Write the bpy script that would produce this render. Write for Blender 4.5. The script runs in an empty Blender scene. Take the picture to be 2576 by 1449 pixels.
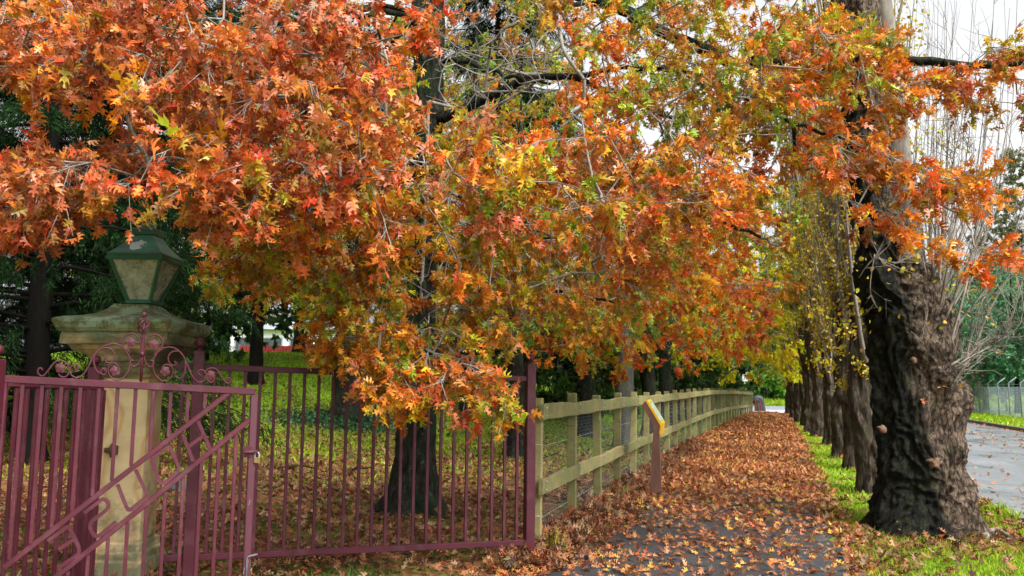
import bpy, math, random
import numpy as np
from mathutils import Vector, Matrix, noise as mnoise
random.seed(7); RNG = np.random.default_rng(11)
scn = bpy.context.scene; COL = scn.collection
PI = math.pi
# ------------------------------------------------------------------ camera
F = 2100.0; U0, V0 = 1288.0, 724.5; CAMZ = 1.6
PITCH = math.atan((966 - V0) / F); ROLL = math.radians(0.6)
RM = Matrix.Rotation(PI / 2 + PITCH, 3, 'X') @ Matrix.Rotation(ROLL, 3, 'Z')
RN = np.array(RM)
cam_d = bpy.data.cameras.new('camera'); cam = bpy.data.objects.new('camera', cam_d); COL.objects.link(cam)
cam.location = (0, 0, CAMZ); cam.rotation_euler = RM.to_euler()
cam_d.lens = F / 2576 * 36; cam_d.sensor_width = 36; cam_d.clip_end = 2000; cam_d.clip_start = 0.05
cam_d.dof.use_dof = True; cam_d.dof.focus_distance = 7.4; cam_d.dof.aperture_fstop = 4.5
scn.camera = cam
scn.render.resolution_x = 1024; scn.render.resolution_y = 576

def ray(u, v):
    r = RM @ Vector(((u - U0) / F, -(v - V0) / F, -1)); return r
def P(u, v, d):
    r = ray(u, v); k = d / r.y
    return Vector((r.x * k, d, CAMZ + r.z * k))
def Pn(u, v, d):
    c = np.stack([(u - U0) / F, -(v - V0) / F, -np.ones_like(u)], -1)
    w = c @ RN.T; k = d / w[:, 1]
    return np.stack([w[:, 0] * k, d, CAMZ + w[:, 2] * k], -1)
def plane_pt(u, v, A, B, off=0.0):
    "point of the vertical plane through A and B seen at u, v"
    n = Vector((-(B.y - A.y), B.x - A.x, 0)).normalized()
    o = Vector((0, 0, CAMZ)); r = ray(u, v)
    k = (A + n * off - o).dot(n) / r.dot(n)
    return o + r * k
# ------------------------------------------------------------------ ground shape
def xf(y):      # line of the timber fence
    t = np.asarray(y, float) - 8.55
    return 0.27 + 0.30 * t + 0.0008 * t * t * (t > 0)
def xr(y): return 2.8 + 0.315 * (np.asarray(y, float) - 6.95)       # right edge of the path
def xl(y): return xf(y) + 0.42
def xn(y): return 6.05 + 0.30 * (np.asarray(y, float) - 9.6)        # near road edge
def xk(y): return xn(y) + 6.7
def sst(a, b, x):
    t = np.clip((x - a) / (b - a), 0, 1); return t * t * (3 - 2 * t)
def H(x, y):
    x = np.asarray(x, float); y = np.asarray(y, float)
    s = xf(np.minimum(y, 60)) - x
    sl = np.interp(y, [11, 16, 22, 28, 34, 38, 60], [0, .30, 1.0, 1.9, 2.75, 2.85, 2.6])
    h = sl * sst(0.4, 18, s)
    h = h * (1 - sst(44, 56, y))
    bump = 0.018 * np.sin(x * 2.1 + y * .7) * np.cos(y * 1.7 - x) * sst(.3, 1.5, s)
    bank = 1.5 * sst(73, 98, y) + 2.0 * sst(98, 200, y)
    return h + bump + bank
def Hs(x, y): return float(H(x, y))
def G(u, v):
    r = ray(u, v); o = Vector((0, 0, CAMZ)); d = 3.0
    while d < 140:
        k = d / r.y; z = CAMZ + r.z * k
        if z <= Hs(r.x * k, d): break
        d += 0.05
    return Vector((r.x * k, d, Hs(r.x * k, d)))
# ------------------------------------------------------------------ object helpers
def tag(o, label=None, cat=None, group=None, kind=None):
    if label: o['label'] = label
    if cat: o['category'] = cat
    if group: o['group'] = group
    if kind: o['kind'] = kind
    return o
def empty(name, loc, label, cat, group=None):
    o = bpy.data.objects.new(name, None); COL.objects.link(o); o.location = loc
    o.empty_display_size = .2
    return tag(o, label, cat, group)
def link(name, me, mats, parent=None, world=True):
    if not isinstance(mats, (list, tuple)): mats = [mats]
    for m in mats: me.materials.append(m)
    o = bpy.data.objects.new(name, me); COL.objects.link(o)
    if parent:
        o.parent = parent
        if world:
            q = parent; off = Vector((0, 0, 0))
            while q: off += q.location; q = q.parent
            o.matrix_parent_inverse = Matrix.Identity(4)
            me.transform(Matrix.Translation(-off))
    return o
def copy_tree(o, parent=None):
    c = o.copy(); COL.objects.link(c)
    if parent: c.parent = parent
    for ch in list(o.children): copy_tree(ch, c)
    return c
class MB:
    def __init__(s): s.v = []; s.f = []; s.sm = []
    def add(s, vs, fs, smooth=False):
        b = len(s.v); s.v += [tuple(p) for p in vs]; s.f += [tuple(i + b for i in f) for f in fs]; s.sm += [smooth] * len(fs); return s
    def box(s, c, sz, rot=None, bev=0.0):
        hx, hy, hz = sz[0] / 2, sz[1] / 2, sz[2] / 2
        if bev > 0:
            b = bev; vs = []; 
            for z, k in ((-hz, b), (-hz + b, 0), (hz - b, 0), (hz, b)):
                X, Y = hx - k, hy - k
                q = b if k == 0 else b * .3
                vs += [(-X + q, -Y, z), (X - q, -Y, z), (X, -Y + q, z), (X, Y - q, z), (X - q, Y, z), (-X + q, Y, z), (-X, Y - q, z), (-X, -Y + q, z)]
            fs = [tuple(reversed(range(8))), tuple(range(24, 32))]
            for r in range(3):
                for i in range(8):
                    j = (i + 1) % 8; fs.append((r * 8 + i, r * 8 + j, r * 8 + 8 + j, r * 8 + 8 + i))
        else:
            vs = [(x, y, z) for z in (-hz, hz) for x, y in ((-hx, -hy), (hx, -hy), (hx, hy), (-hx, hy))]
            fs = [(3, 2, 1, 0), (4, 5, 6, 7), (0, 1, 5, 4), (1, 2, 6, 5), (2, 3, 7, 6), (3, 0, 4, 7)]
        c = Vector(c); M = rot if rot else Matrix.Identity(3)
        return s.add([M @ Vector(p) + c for p in vs], fs)
    def bar(s, a, b, w, t, nrm=Vector((0, 1, 0)), bev=0.004):
        a = Vector(a); b = Vector(b); z = (b - a).normalized(); x = nrm.cross(z).normalized(); y = z.cross(x)
        M = Matrix((x, y, z)).transposed()
        return s.box((a + b) / 2, (w, t, (b - a).length), M, bev)
    def tube(s, pts, rad, n=6, cap=True, flat=None):
        pts = [Vector(p) for p in pts]; m = len(pts)
        if not hasattr(rad, '__len__'): rad = [rad] * m
        vs = []; ref = None
        for i, p in enumerate(pts):
            t = (pts[min(i + 1, m - 1)] - pts[max(i - 1, 0)])
            t = t.normalized() if t.length > 1e-9 else Vector((0, 0, 1))
            if ref is None: ref = t.orthogonal().normalized()
            if flat: ref = flat
            ref2 = ref - t * ref.dot(t)
            ref = ref2.normalized() if ref2.length > 1e-6 else t.orthogonal().normalized()
            bi = t.cross(ref)
            for k in range(n):
                a = 2 * PI * (k + .5) / n; vs.append(p + (ref * math.cos(a) + bi * math.sin(a)) * rad[i])
        fs = [(i * n + k, i * n + (k + 1) % n, (i + 1) * n + (k + 1) % n, (i + 1) * n + k) for i in range(m - 1) for k in range(n)]
        if cap: fs += [tuple(reversed(range(n))), tuple(range((m - 1) * n, m * n))]
        return s.add(vs, fs, n > 4)
    def ball(s, c, r, seg=20, rings=12, sc=(1, 1, 1)):
        vs = [(0, 0, -1)]; c = Vector(c)
        for i in range(1, rings):
            a = PI * i / rings - PI / 2
            for k in range(seg):
                b = 2 * PI * k / seg; vs.append((math.cos(a) * math.cos(b), math.cos(a) * math.sin(b), math.sin(a)))
        vs.append((0, 0, 1)); fs = []
        for k in range(seg):
            fs.append((0, 1 + (k + 1) % seg, 1 + k)); L = 1 + (rings - 2) * seg
            fs.append((L + k, L + (k + 1) % seg, len(vs) - 1))
        for i in range(rings - 2):
            for k in range(seg):
                a = 1 + i * seg; fs.append((a + k, a + (k + 1) % seg, a + seg + (k + 1) % seg, a + seg + k))
        return s.add([Vector((v[0] * sc[0], v[1] * sc[1], v[2] * sc[2])) * r + c for v in vs], fs, True)
    def sqlathe(s, cx, cy, prof, ch=0.12, sub=1):
        "square column profile [(z, half width)] with cut corners"
        vs = []; n = 8
        for z, w in prof:
            c = w * ch
            vs += [(cx + x, cy + y, z) for x, y in ((-w + c, -w), (w - c, -w), (w, -w + c), (w, w - c), (w - c, w), (-w + c, w), (-w, w - c), (-w, -w + c))]
        m = len(prof)
        fs = [(i * n + k, i * n + (k + 1) % n, (i + 1) * n + (k + 1) % n, (i + 1) * n + k) for i in range(m - 1) for k in range(n)]
        fs += [tuple(reversed(range(n))), tuple(range((m - 1) * n, m * n))]
        return s.add(vs, fs)
    def build(s, name, mat, parent=None):
        me = bpy.data.meshes.new(name); me.from_pydata(s.v, [], s.f)
        me.polygons.foreach_set('use_smooth', s.sm); me.update()
        return link(name, me, mat, parent)
def npmesh(name, V, T, C=None, smooth=False):
    "V (n,3), T (m,3) triangles, C (n,3) colour per vertex"
    me = bpy.data.meshes.new(name); V = np.ascontiguousarray(V, np.float32); T = np.ascontiguousarray(T, np.int32)
    me.vertices.add(len(V)); me.vertices.foreach_set('co', V.ravel())
    me.loops.add(T.size); me.loops.foreach_set('vertex_index', T.ravel())
    me.polygons.add(len(T)); me.polygons.foreach_set('loop_start', np.arange(0, T.size, 3, dtype=np.int32))
    me.update(calc_edges=True)
    me.polygons.foreach_set('use_smooth', np.full(len(T), smooth))
    if C is not None:
        at = me.attributes.new('tone', 'FLOAT_COLOR', 'POINT')
        at.data.foreach_set('color', np.concatenate([C, np.ones((len(C), 1))], 1).astype(np.float32).ravel())
    return me
def crom(pts, k=6):
    pts = [Vector(p) for p in pts]; out = []; n = len(pts)
    for i in range(n - 1):
        p0 = pts[max(i - 1, 0)]; p1 = pts[i]; p2 = pts[i + 1]; p3 = pts[min(i + 2, n - 1)]
        for j in range(k):
            t = j / k
            out.append(.5 * ((2 * p1) + (p2 - p0) * t + (2 * p0 - 5 * p1 + 4 * p2 - p3) * t * t + (3 * p1 - p0 - 3 * p2 + p3) * t ** 3))
    out.append(pts[-1]); return out
# ------------------------------------------------------------------ materials
def newmat(name):
    m = bpy.data.materials.new(name); m.use_nodes = True; nt = m.node_tree
    b = nt.nodes['Principled BSDF']; return m, nt, b
def nd(nt, t, **kw):
    n = nt.nodes.new(t)
    for k, v in kw.items():
        if k.startswith('_'): setattr(n, k[1:], v)
        else: n.inputs[k.replace('__', ' ')].default_value = v
    return n
def ramp(nt, fac, stops):
    r = nt.nodes.new('ShaderNodeValToRGB'); e = r.color_ramp.elements
    while len(e) < len(stops): e.new(0.5)
    for i, (p, c) in enumerate(stops):
        e[i].position = p; e[i].color = (c[0], c[1], c[2], 1) if hasattr(c, '__len__') else (c, c, c, 1)
    nt.links.new(fac, r.inputs['Fac']); return r.outputs['Color']
def tex(nt, scale, kind='noise', detail=6, rough=.6, vec=None, stretch=None, dist=0):
    if vec is None:
        tc = nt.nodes.new('ShaderNodeTexCoord'); vec = tc.outputs['Object']
    if stretch:
        mp = nt.nodes.new('ShaderNodeMapping'); mp.inputs['Scale'].default_value = stretch
        nt.links.new(vec, mp.inputs['Vector']); vec = mp.outputs['Vector']
    if kind == 'noise':
        n = nt.nodes.new('ShaderNodeTexNoise'); n.inputs['Scale'].default_value = scale; n.inputs['Detail'].default_value = detail; n.inputs['Roughness'].default_value = rough; n.inputs['Distortion'].default_value = dist
        nt.links.new(vec, n.inputs['Vector']); return n.outputs['Fac']
    n = nt.nodes.new('ShaderNodeTexVoronoi'); n.inputs['Scale'].default_value = scale; nt.links.new(vec, n.inputs['Vector'])
    return n.outputs['Distance'] if kind == 'vor' else n.outputs['Color']
def mixc(nt, fac, a, b, mode='MIX'):
    m = nt.nodes.new('ShaderNodeMix'); m.data_type = 'RGBA'; m.blend_type = mode
    for s, val in ((0, fac), (6, a), (7, b)):
        if hasattr(val, 'is_linked') or hasattr(val, 'node'): nt.links.new(val, m.inputs[s])
        elif hasattr(val, '__len__'): m.inputs[s].default_value = (val[0], val[1], val[2], 1)
        else: m.inputs[s].default_value = val
    return m.outputs[2]
def bump(nt, b, h, strength=.5, dist=.02):
    n = nt.nodes.new('ShaderNodeBump'); n.inputs['Strength'].default_value = strength; n.inputs['Distance'].default_value = dist
    nt.links.new(h, n.inputs['Height']); nt.links.new(n.outputs['Normal'], b.inputs['Normal'])
def leafmat(name, trans=.35, rough=.5, spec=.35):
    m, nt, b = newmat(name)
    a = nt.nodes.new('ShaderNodeAttribute'); a.attribute_name = 'tone'
    n = tex(nt, 38, detail=3); c = mixc(nt, 1.0, a.outputs['Color'], ramp(nt, n, [(.3, .72), (.7, 1.15)]), 'MULTIPLY')
    nt.links.new(c, b.inputs['Base Color']); b.inputs['Roughness'].default_value = rough
    b.inputs['Specular IOR Level'].default_value = spec
    t = nt.nodes.new('ShaderNodeBsdfTranslucent'); nt.links.new(c, t.inputs['Color'])
    mx = nt.nodes.new('ShaderNodeMixShader'); mx.inputs[0].default_value = trans
    nt.links.new(b.outputs[0], mx.inputs[1]); nt.links.new(t.outputs[0], mx.inputs[2])
    nt.links.new(mx.outputs[0], nt.nodes['Material Output'].inputs['Surface'])
    return m
M_leaf = leafmat('oak_leaf', .30, .38, .42); M_leaf2 = leafmat('far_leaf', .5, .5, .25); M_litter = leafmat('fallen_leaf', .12, .6, .3); M_needle = leafmat('needle', .2, .8, .06)
M_grass = leafmat('grass_blade', .4, .55, .25)
def crackmap(nt, scale, st):
    tc = nt.nodes.new('ShaderNodeTexCoord'); mp = nt.nodes.new('ShaderNodeMapping'); mp.inputs['Scale'].default_value = st; nt.links.new(tc.outputs['Object'], mp.inputs['Vector'])
    n = nt.nodes.new('ShaderNodeTexNoise'); n.inputs['Scale'].default_value = 6; n.inputs['Detail'].default_value = 4; nt.links.new(mp.outputs[0], n.inputs['Vector'])
    va = nt.nodes.new('ShaderNodeVectorMath'); va.operation = 'MULTIPLY_ADD'; nt.links.new(n.outputs['Color'], va.inputs[0]); va.inputs[1].default_value = (.16, .16, .16); nt.links.new(mp.outputs[0], va.inputs[2])
    v = nt.nodes.new('ShaderNodeTexVoronoi'); v.feature = 'DISTANCE_TO_EDGE'; v.inputs['Scale'].default_value = scale; nt.links.new(va.outputs[0], v.inputs['Vector']); return v.outputs['Distance']
def barkmat(name, stops, scale=5, st=(1, 1, .25), moss=None, bs=.9, bd=.04, lich=None):
    m, nt, b = newmat(name)
    n = tex(nt, scale, stretch=st, detail=10, rough=.68, dist=.5)
    c = ramp(nt, n, stops)
    if scale > 12: c = mixc(nt, .9, c, ramp(nt, crackmap(nt, scale * 1.1, st), [(.0, .25), (.12, 1.0)]), 'MULTIPLY')  # crevice shade painted into the bark colour along the cracks
    if moss:
        q = tex(nt, 2.2, detail=7, rough=.7); c = mixc(nt, ramp(nt, q, [(.47, 0.0), (.6, .85)]), c, moss)
    if lich:
        q = tex(nt, 14, detail=7, rough=.75); c = mixc(nt, ramp(nt, q, [(.56, 0.0), (.64, .8)]), c, lich)
    nt.links.new(c, b.inputs['Base Color']); b.inputs['Roughness'].default_value = .9; b.inputs['Specular IOR Level'].default_value = .15
    v = tex(nt, scale * 2.2, stretch=st, detail=9, rough=.75, dist=1.0)
    bump(nt, b, v, bs, bd); return m
M_oakbark = barkmat('oak_bark', [(.36, (.004, .0035, .003)), (.5, (.018, .014, .011)), (.66, (.05, .042, .034))], 16, moss=(.012, .026, .010), lich=(.05, .085, .045))
M_oakbark2 = barkmat('lichen_oak_bark', [(.3, (.03, .028, .024)), (.7, (.13, .125, .105))], 6, moss=(.12, .135, .10))
M_limb = barkmat('limb_bark', [(.3, (.08, .07, .06)), (.7, (.32, .29, .25))], 12, bs=.4, bd=.01, lich=(.32, .33, .28))
M_popbark = barkmat('poplar_bark', [(.36, (.014, .010, .008)), (.5, (.07, .05, .036)), (.64, (.19, .145, .11))], 17, moss=(.06, .055, .03), st=(1, 1, .13), bs=1, bd=.06)
M_poplimb = barkmat('poplar_limb_bark', [(.3, (.09, .075, .06)), (.7, (.27, .235, .195))], 10, bs=.3, bd=.01)
M_conbark = barkmat('conifer_bark', [(.3, (.002, .002, .0015)), (.7, (.010, .008, .006))], 8)

def m_paint():
    m, nt, b = newmat('maroon_paint')
    n = tex(nt, 3, detail=6); n2 = tex(nt, 55, detail=4, rough=.7)
    c = ramp(nt, n, [(.3, (.042, .0048, .011)), (.7, (.075, .010, .020))])
    c = mixc(nt, ramp(nt, n2, [(.68, 0.0), (.74, .5)]), c, (.22, .14, .15))
    n3 = tex(nt, 9, detail=8, rough=.8); c = mixc(nt, ramp(nt, n3, [(.58, 0.0), (.66, .75)]), c, (.028, .010, .008)); n5 = tex(nt, 4, detail=8, rough=.75); c = mixc(nt, ramp(nt, n5, [(.5, 0.0), (.7, .45)]), c, (.13, .06, .07))
    nt.links.new(c, b.inputs['Base Color'])
    nt.links.new(ramp(nt, n3, [(.3, .38), (.7, .65)]), b.inputs['Roughness']); b.inputs['Specular IOR Level'].default_value = .3; bump(nt, b, n3, .3, .004); return m
M_maroon = m_paint()
def m_worn():
    m, nt, b = newmat('worn_steel'); n = tex(nt, 14, stretch=(1, 1, .15), detail=8, rough=.8)
    tc = nt.nodes.new('ShaderNodeTexCoord'); g = nt.nodes.new('ShaderNodeSeparateXYZ'); nt.links.new(tc.outputs['Object'], g.inputs[0]); ad = nt.nodes.new('ShaderNodeMath'); ad.operation = 'MULTIPLY_ADD'
    nt.links.new(g.outputs['Z'], ad.inputs[0]); ad.inputs[1].default_value = -.10; nt.links.new(n, ad.inputs[2])
    c = ramp(nt, ad.outputs[0], [(.505, (.06, .009, .018)), (.54, (.20, .22, .23))]); nt.links.new(c, b.inputs['Base Color'])
    b.inputs['Roughness'].default_value = .5; return m
M_worn = m_worn()
def m_simple(name, c0, c1, sc=8, rough=.6, metal=0, bs=.2, bd=.005, st=None, spec=.5):
    m, nt, b = newmat(name); n = tex(nt, sc, detail=8, rough=.65, stretch=st)
    nt.links.new(ramp(nt, n, [(.3, c0), (.7, c1)]), b.inputs['Base Color']); b.inputs['Roughness'].default_value = rough
    b.inputs['Metallic'].default_value = metal; b.inputs['Specular IOR Level'].default_value = spec
    if bs: bump(nt, b, n, bs, bd)
    return m
M_brass = m_simple('brass', (.20, .13, .05), (.42, .30, .12), 30, .4, .6)
M_rust = m_simple('rusty_iron', (.03, .015, .01), (.12, .06, .03), 20, .8)
M_galv = m_simple('galvanised', (.30, .33, .34), (.48, .51, .52), 14, .45, .5)
M_white = m_simple('white_paint', (.70, .70, .68), (.82, .82, .80), 5, .5)
M_black = m_simple('black_print', (.015, .015, .015), (.03, .03, .03), 5, .6)
M_brown = m_simple('brown_post_paint', (.10, .042, .028), (.17, .075, .052), 6, .5, st=(1, 1, .4))
M_yellow = m_simple('yellow_panel', (.72, .36, .01), (.80, .44, .02), 3, .4)
M_print = m_simple('printed_panel', (.25, .45, .35), (.65, .70, .50), 9, .25)
def m_timber():
    m, nt, b = newmat('weathered_timber')
    tc = nt.nodes.new('ShaderNodeTexCoord')
    n = tex(nt, 3.0, stretch=(1, 1, 1), detail=8, rough=.7); g = tex(nt, 26, stretch=(.25, .25, .5), detail=6, rough=.7, dist=1.2)
    c = ramp(nt, n, [(.25, (.13, .11, .045)), (.55, (.27, .235, .095)), (.8, (.36, .31, .15))])
    c = mixc(nt, .45, c, ramp(nt, g, [(.3, .35), (.65, 1.1)]), 'MULTIPLY')
    q = tex(nt, 1.7, detail=6); c = mixc(nt, ramp(nt, q, [(.5, 0.0), (.68, .7)]), c, (.17, .20, .07))
    oi = nt.nodes.new('ShaderNodeObjectInfo'); c = mixc(nt, 1.0, c, ramp(nt, oi.outputs['Random'], [(.0, (.62, .66, .55)), (1, (1.08, 1.05, 1.0))]), 'MULTIPLY')
    kn = tex(nt, 7, stretch=(.5, .5, 1.4), detail=3, rough=.5); c = mixc(nt, ramp(nt, kn, [(.66, 0.0), (.72, .7)]), c, (.07, .05, .02))
    nt.links.new(c, b.inputs['Base Color']); b.inputs['Roughness'].default_value = .8; bump(nt, b, g, .5, .006); return m
M_timber = m_timber()
def m_stone(name, lichen):
    m, nt, b = newmat(name); tc = nt.nodes.new('ShaderNodeTexCoord')
    w = nt.nodes.new('ShaderNodeTexWave'); w.inputs['Scale'].default_value = .9; w.inputs['Distortion'].default_value = 7; w.inputs['Detail'].default_value = 3; w.inputs['Detail Scale'].default_value = 1.2
    nt.links.new(tc.outputs['Object'], w.inputs['Vector'])
    c = ramp(nt, w.outputs['Fac'], [(.0, (.54, .41, .22)), (.6, (.50, .39, .20)), (.85, (.42, .25, .10)), (1, (.52, .39, .20))])
    n = tex(nt, 5, detail=8); c = mixc(nt, .5, c, ramp(nt, n, [(.3, .6), (.7, 1.1)]), 'MULTIPLY')
    g = nt.nodes.new('ShaderNodeSeparateXYZ'); nt.links.new(tc.outputs['Object'], g.inputs[0])
    q = tex(nt, 3.2, detail=9, rough=.72)
    if lichen == 'cap':
        geo = nt.nodes.new('ShaderNodeNewGeometry'); s2 = nt.nodes.new('ShaderNodeSeparateXYZ'); nt.links.new(geo.outputs['Normal'], s2.inputs[0])
        ad = nt.nodes.new('ShaderNodeMath'); ad.operation = 'MULTIPLY_ADD'; nt.links.new(s2.outputs['Z'], ad.inputs[0]); ad.inputs[1].default_value = .28; nt.links.new(q, ad.inputs[2])
        c = mixc(nt, ramp(nt, ad.outputs[0], [(.36, 0.15), (.54, .95)]), c, (.105, .10, .035))
        r = tex(nt, 9, detail=9, rough=.75); ad2 = nt.nodes.new('ShaderNodeMath'); ad2.operation = 'MULTIPLY_ADD'; nt.links.new(s2.outputs['Z'], ad2.inputs[0]); ad2.inputs[1].default_value = .13; nt.links.new(r, ad2.inputs[2])
        c = mixc(nt, ramp(nt, ad2.outputs[0], [(.56, 0.0), (.62, .8)]), c, (.19, .27, .17))
        k = tex(nt, 1.6, detail=6, rough=.7, stretch=(1, 1, 3)); c = mixc(nt, ramp(nt, k, [(.40, 0.0), (.58, .9)]), c, (.045, .045, .022))
        hz = nt.nodes.new('ShaderNodeMath'); hz.operation = 'MULTIPLY_ADD'; nt.links.new(g.outputs['Z'], hz.inputs[0]); hz.inputs[1].default_value = 3.0; nt.links.new(q, hz.inputs[2])
        mz = nt.nodes.new('ShaderNodeMapRange'); nt.links.new(hz.outputs[0], mz.inputs[0]); mz.inputs[1].default_value = 6.2; mz.inputs[2].default_value = 6.5
        lic = mixc(nt, ramp(nt, tex(nt, 6, detail=9, rough=.75), [(.46, 0.0), (.56, 1.0)]), (.075, .075, .022), (.17, .24, .15)); c = mixc(nt, mz.outputs[0], c, lic)
    else:
        ad = nt.nodes.new('ShaderNodeMath'); ad.operation = 'MULTIPLY_ADD'; nt.links.new(g.outputs['Z'], ad.inputs[0]); ad.inputs[1].default_value = -.32; nt.links.new(q, ad.inputs[2])
        c = mixc(nt, ramp(nt, ad.outputs[0], [(.26, 0.0), (.42, .92)]), c, (.08, .09, .045))
        k = tex(nt, 2.0, detail=7, rough=.7, stretch=(1, 1, .3)); c = mixc(nt, ramp(nt, k, [(.55, 0.0), (.66, .6)]), c, (.12, .10, .06))
    nt.links.new(c, b.inputs['Base Color']); b.inputs['Roughness'].default_value = .9; n4 = tex(nt, 30, detail=8, rough=.7)
    bump(nt, b, n4 if lichen != 'cap' else q, .35 if lichen != 'cap' else .8, .008 if lichen != 'cap' else .05); return m
M_stone = m_stone('sandstone', 'shaft'); M_stonecap = m_stone('lichen_sandstone', 'cap')
def m_green():
    m, nt, b = newmat('green_paint'); n = tex(nt, 7, detail=7)
    c = ramp(nt, n, [(.3, (.005, .045, .024)), (.7, (.012, .10, .052))]); q = tex(nt, 3.4, detail=9, rough=.7)
    tc = nt.nodes.new('ShaderNodeTexCoord'); v = nt.nodes.new('ShaderNodeVectorMath'); v.operation = 'DISTANCE'
    nt.links.new(tc.outputs['Object'], v.inputs[0]); v.inputs[1].default_value = (-.03, -.15, .43)
    ad = nt.nodes.new('ShaderNodeMath'); ad.operation = 'MULTIPLY_ADD'; nt.links.new(v.outputs['Value'], ad.inputs[0]); ad.inputs[1].default_value = -2.6; nt.links.new(q, ad.inputs[2])
    c = mixc(nt, ramp(nt, ad.outputs[0], [(.27, 0.0), (.29, .9)]), c, (.30, .34, .33))
    nt.links.new(c, b.inputs['Base Color']); b.inputs['Roughness'].default_value = .45; bump(nt, b, q, .2, .006); return m
M_green = m_green()
def m_glass():
    m, nt, b = newmat('dirty_lamp_glass'); n = tex(nt, 9, detail=8, rough=.7)
    nt.links.new(ramp(nt, n, [(.35, (.46, .48, .40)), (.7, (.72, .74, .64))]), b.inputs['Base Color']); b.inputs['Roughness'].default_value = .18
    t = nt.nodes.new('ShaderNodeBsdfTransparent'); t.inputs[0].default_value = (.8, .8, .72, 1)
    mx = nt.nodes.new('ShaderNodeMixShader'); nt.links.new(ramp(nt, n, [(.3, .78), (.7, .45)]), mx.inputs[0])
    nt.links.new(b.outputs[0], mx.inputs[1]); nt.links.new(t.outputs[0], mx.inputs[2]); nt.links.new(mx.outputs[0], nt.nodes['Material Output'].inputs['Surface']); return m
M_glass = m_glass()
def m_asphalt(name, c0, c1, r0, r1):
    m, nt, b = newmat(name); n = tex(nt, 90, detail=4, rough=.7); q = tex(nt, 1.1, detail=5, stretch=(1, .5, 1))
    c = mixc(nt, .6, ramp(nt, q, [(.3, c0), (.7, c1)]), ramp(nt, n, [(.3, .55), (.72, 1.5)]), 'MULTIPLY')
    nt.links.new(c, b.inputs['Base Color']); nt.links.new(ramp(nt, q, [(.35, r0), (.65, r1)]), b.inputs['Roughness']); bump(nt, b, n, .35, .004); return m
M_path = m_asphalt('path_asphalt', (.020, .021, .023), (.038, .038, .040), .5, .75)
M_road = m_asphalt('wet_road_asphalt', (.125, .135, .145), (.18, .19, .20), .22, .45)
M_far_road = m_asphalt('pale_road_asphalt', (.16, .18, .21), (.22, .24, .27), .4, .6)
M_kerb = m_simple('kerb_concrete', (.05, .048, .042), (.11, .105, .09), 12, .9)
M_apron = m_simple('pale_concrete', (.36, .35, .31), (.48, .46, .42), 12, .9)
def m_ground():
    m, nt, b = newmat('ground_turf'); tc = nt.nodes.new('ShaderNodeTexCoord'); V = tc.outputs['Object']
    n = tex(nt, 7, detail=8, rough=.75); g = ramp(nt, n, [(.3, (.07, .13, .010)), (.55, (.16, .28, .013)), (.75, (.33, .47, .03))])
    l = tex(nt, 9, 'vorc'); sx = nt.nodes.new('ShaderNodeSeparateColor'); nt.links.new(l, sx.inputs[0])
    lc = ramp(nt, sx.outputs[0], [(.0, (.06, .025, .01)), (.4, (.15, .06, .022)), (.7, (.23, .10, .035)), (1, (.30, .16, .07))])
    a = nt.nodes.new('ShaderNodeAttribute'); a.attribute_name = 'tone'; sa = nt.nodes.new('ShaderNodeSeparateColor'); nt.links.new(a.outputs['Color'], sa.inputs[0])
    p = tex(nt, 2.4, detail=9, rough=.8)
    ad = nt.nodes.new('ShaderNodeMath'); ad.operation = 'ADD'; nt.links.new(sa.outputs[0], ad.inputs[0]); nt.links.new(p, ad.inputs[1])
    c = mixc(nt, ramp(nt, ad.outputs[0], [(.74, 0.0), (.92, 1.0)]), g, lc)
    d = tex(nt, 3.1, detail=7); c = mixc(nt, ramp(nt, d, [(.53, 0.0), (.66, .6)]), c, (.035, .022, .013))
    nt.links.new(c, b.inputs['Base Color']); b.inputs['Roughness'].default_value = .95; b.inputs['Specular IOR Level'].default_value = .2
    bump(nt, b, tex(nt, 26, detail=6), .9, .04); return m
M_ground = m_ground()
# ------------------------------------------------------------------ ground, path, roads
def litter_density(x, y):
    "0..1 how thickly fallen leaves lie"
    x = np.asarray(x, float); y = np.asarray(y, float)
    onp = (x > xl(y)) & (x < xr(y)); d = np.where(onp, np.interp(y, [5, 7, 9, 11, 13, 16, 21, 52, 53], [.16, .22, .32, .44, .56, .76, 1, 1, 0]), 0)
    edge = (x > xf(y) - .1) & (x <= xl(y)); d = np.where(edge, 1.0, d)
    left = x <= xf(y) - .1; dl = np.interp(y, [5, 7, 9, 14, 19, 24, 30, 36], [.55, .62, .8, .8, .62, .36, .14, .03])
    d = np.where(left, dl, d)
    rt = (x >= xr(y)) & (x < xn(y)); t = x - xr(y)
    dr = np.where(y < 8.6, np.interp(t, [0, .5, 1.0, 3], [.8, .55, .2, .16]), np.interp(t, [0, .35, 1.0, 1.8], [.7, .16, .3, .65]))
    dr = np.maximum(dr, .95 * np.exp(-((y - 9.0) ** 2) / .7) * (t < 3.0))
    d = np.where(rt, dr, d)
    road = (x >= xn(y)) & (x < xk(y)); t = x - xn(y)
    d = np.where(road, .03 + .14 * np.exp(-(t - .2) ** 2 / .5) + .16 * np.exp(-(t - 4.3) ** 2 / .25) + .3 * np.exp(-(t - 6.5) ** 2 / .1), d)
    d = np.where(x >= xk(y), .1, d)
    return np.where(y > 52.5, d * .15, d)
def grid_axis(*segs):
    out = []
    for a, b, st in segs: out += list(np.arange(a, b, st))
    return np.array(out + [segs[-1][1]])
gx = grid_axis((-600, -60, 60), (-60, -20, 4), (-20, 22, .35), (22, 60, 3), (60, 600, 60))
gy = grid_axis((-60, 0, 6), (0, 4, 1), (4, 40, .35), (40, 110, 1.5), (110, 210, 20), (210, 1500, 130))
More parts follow.
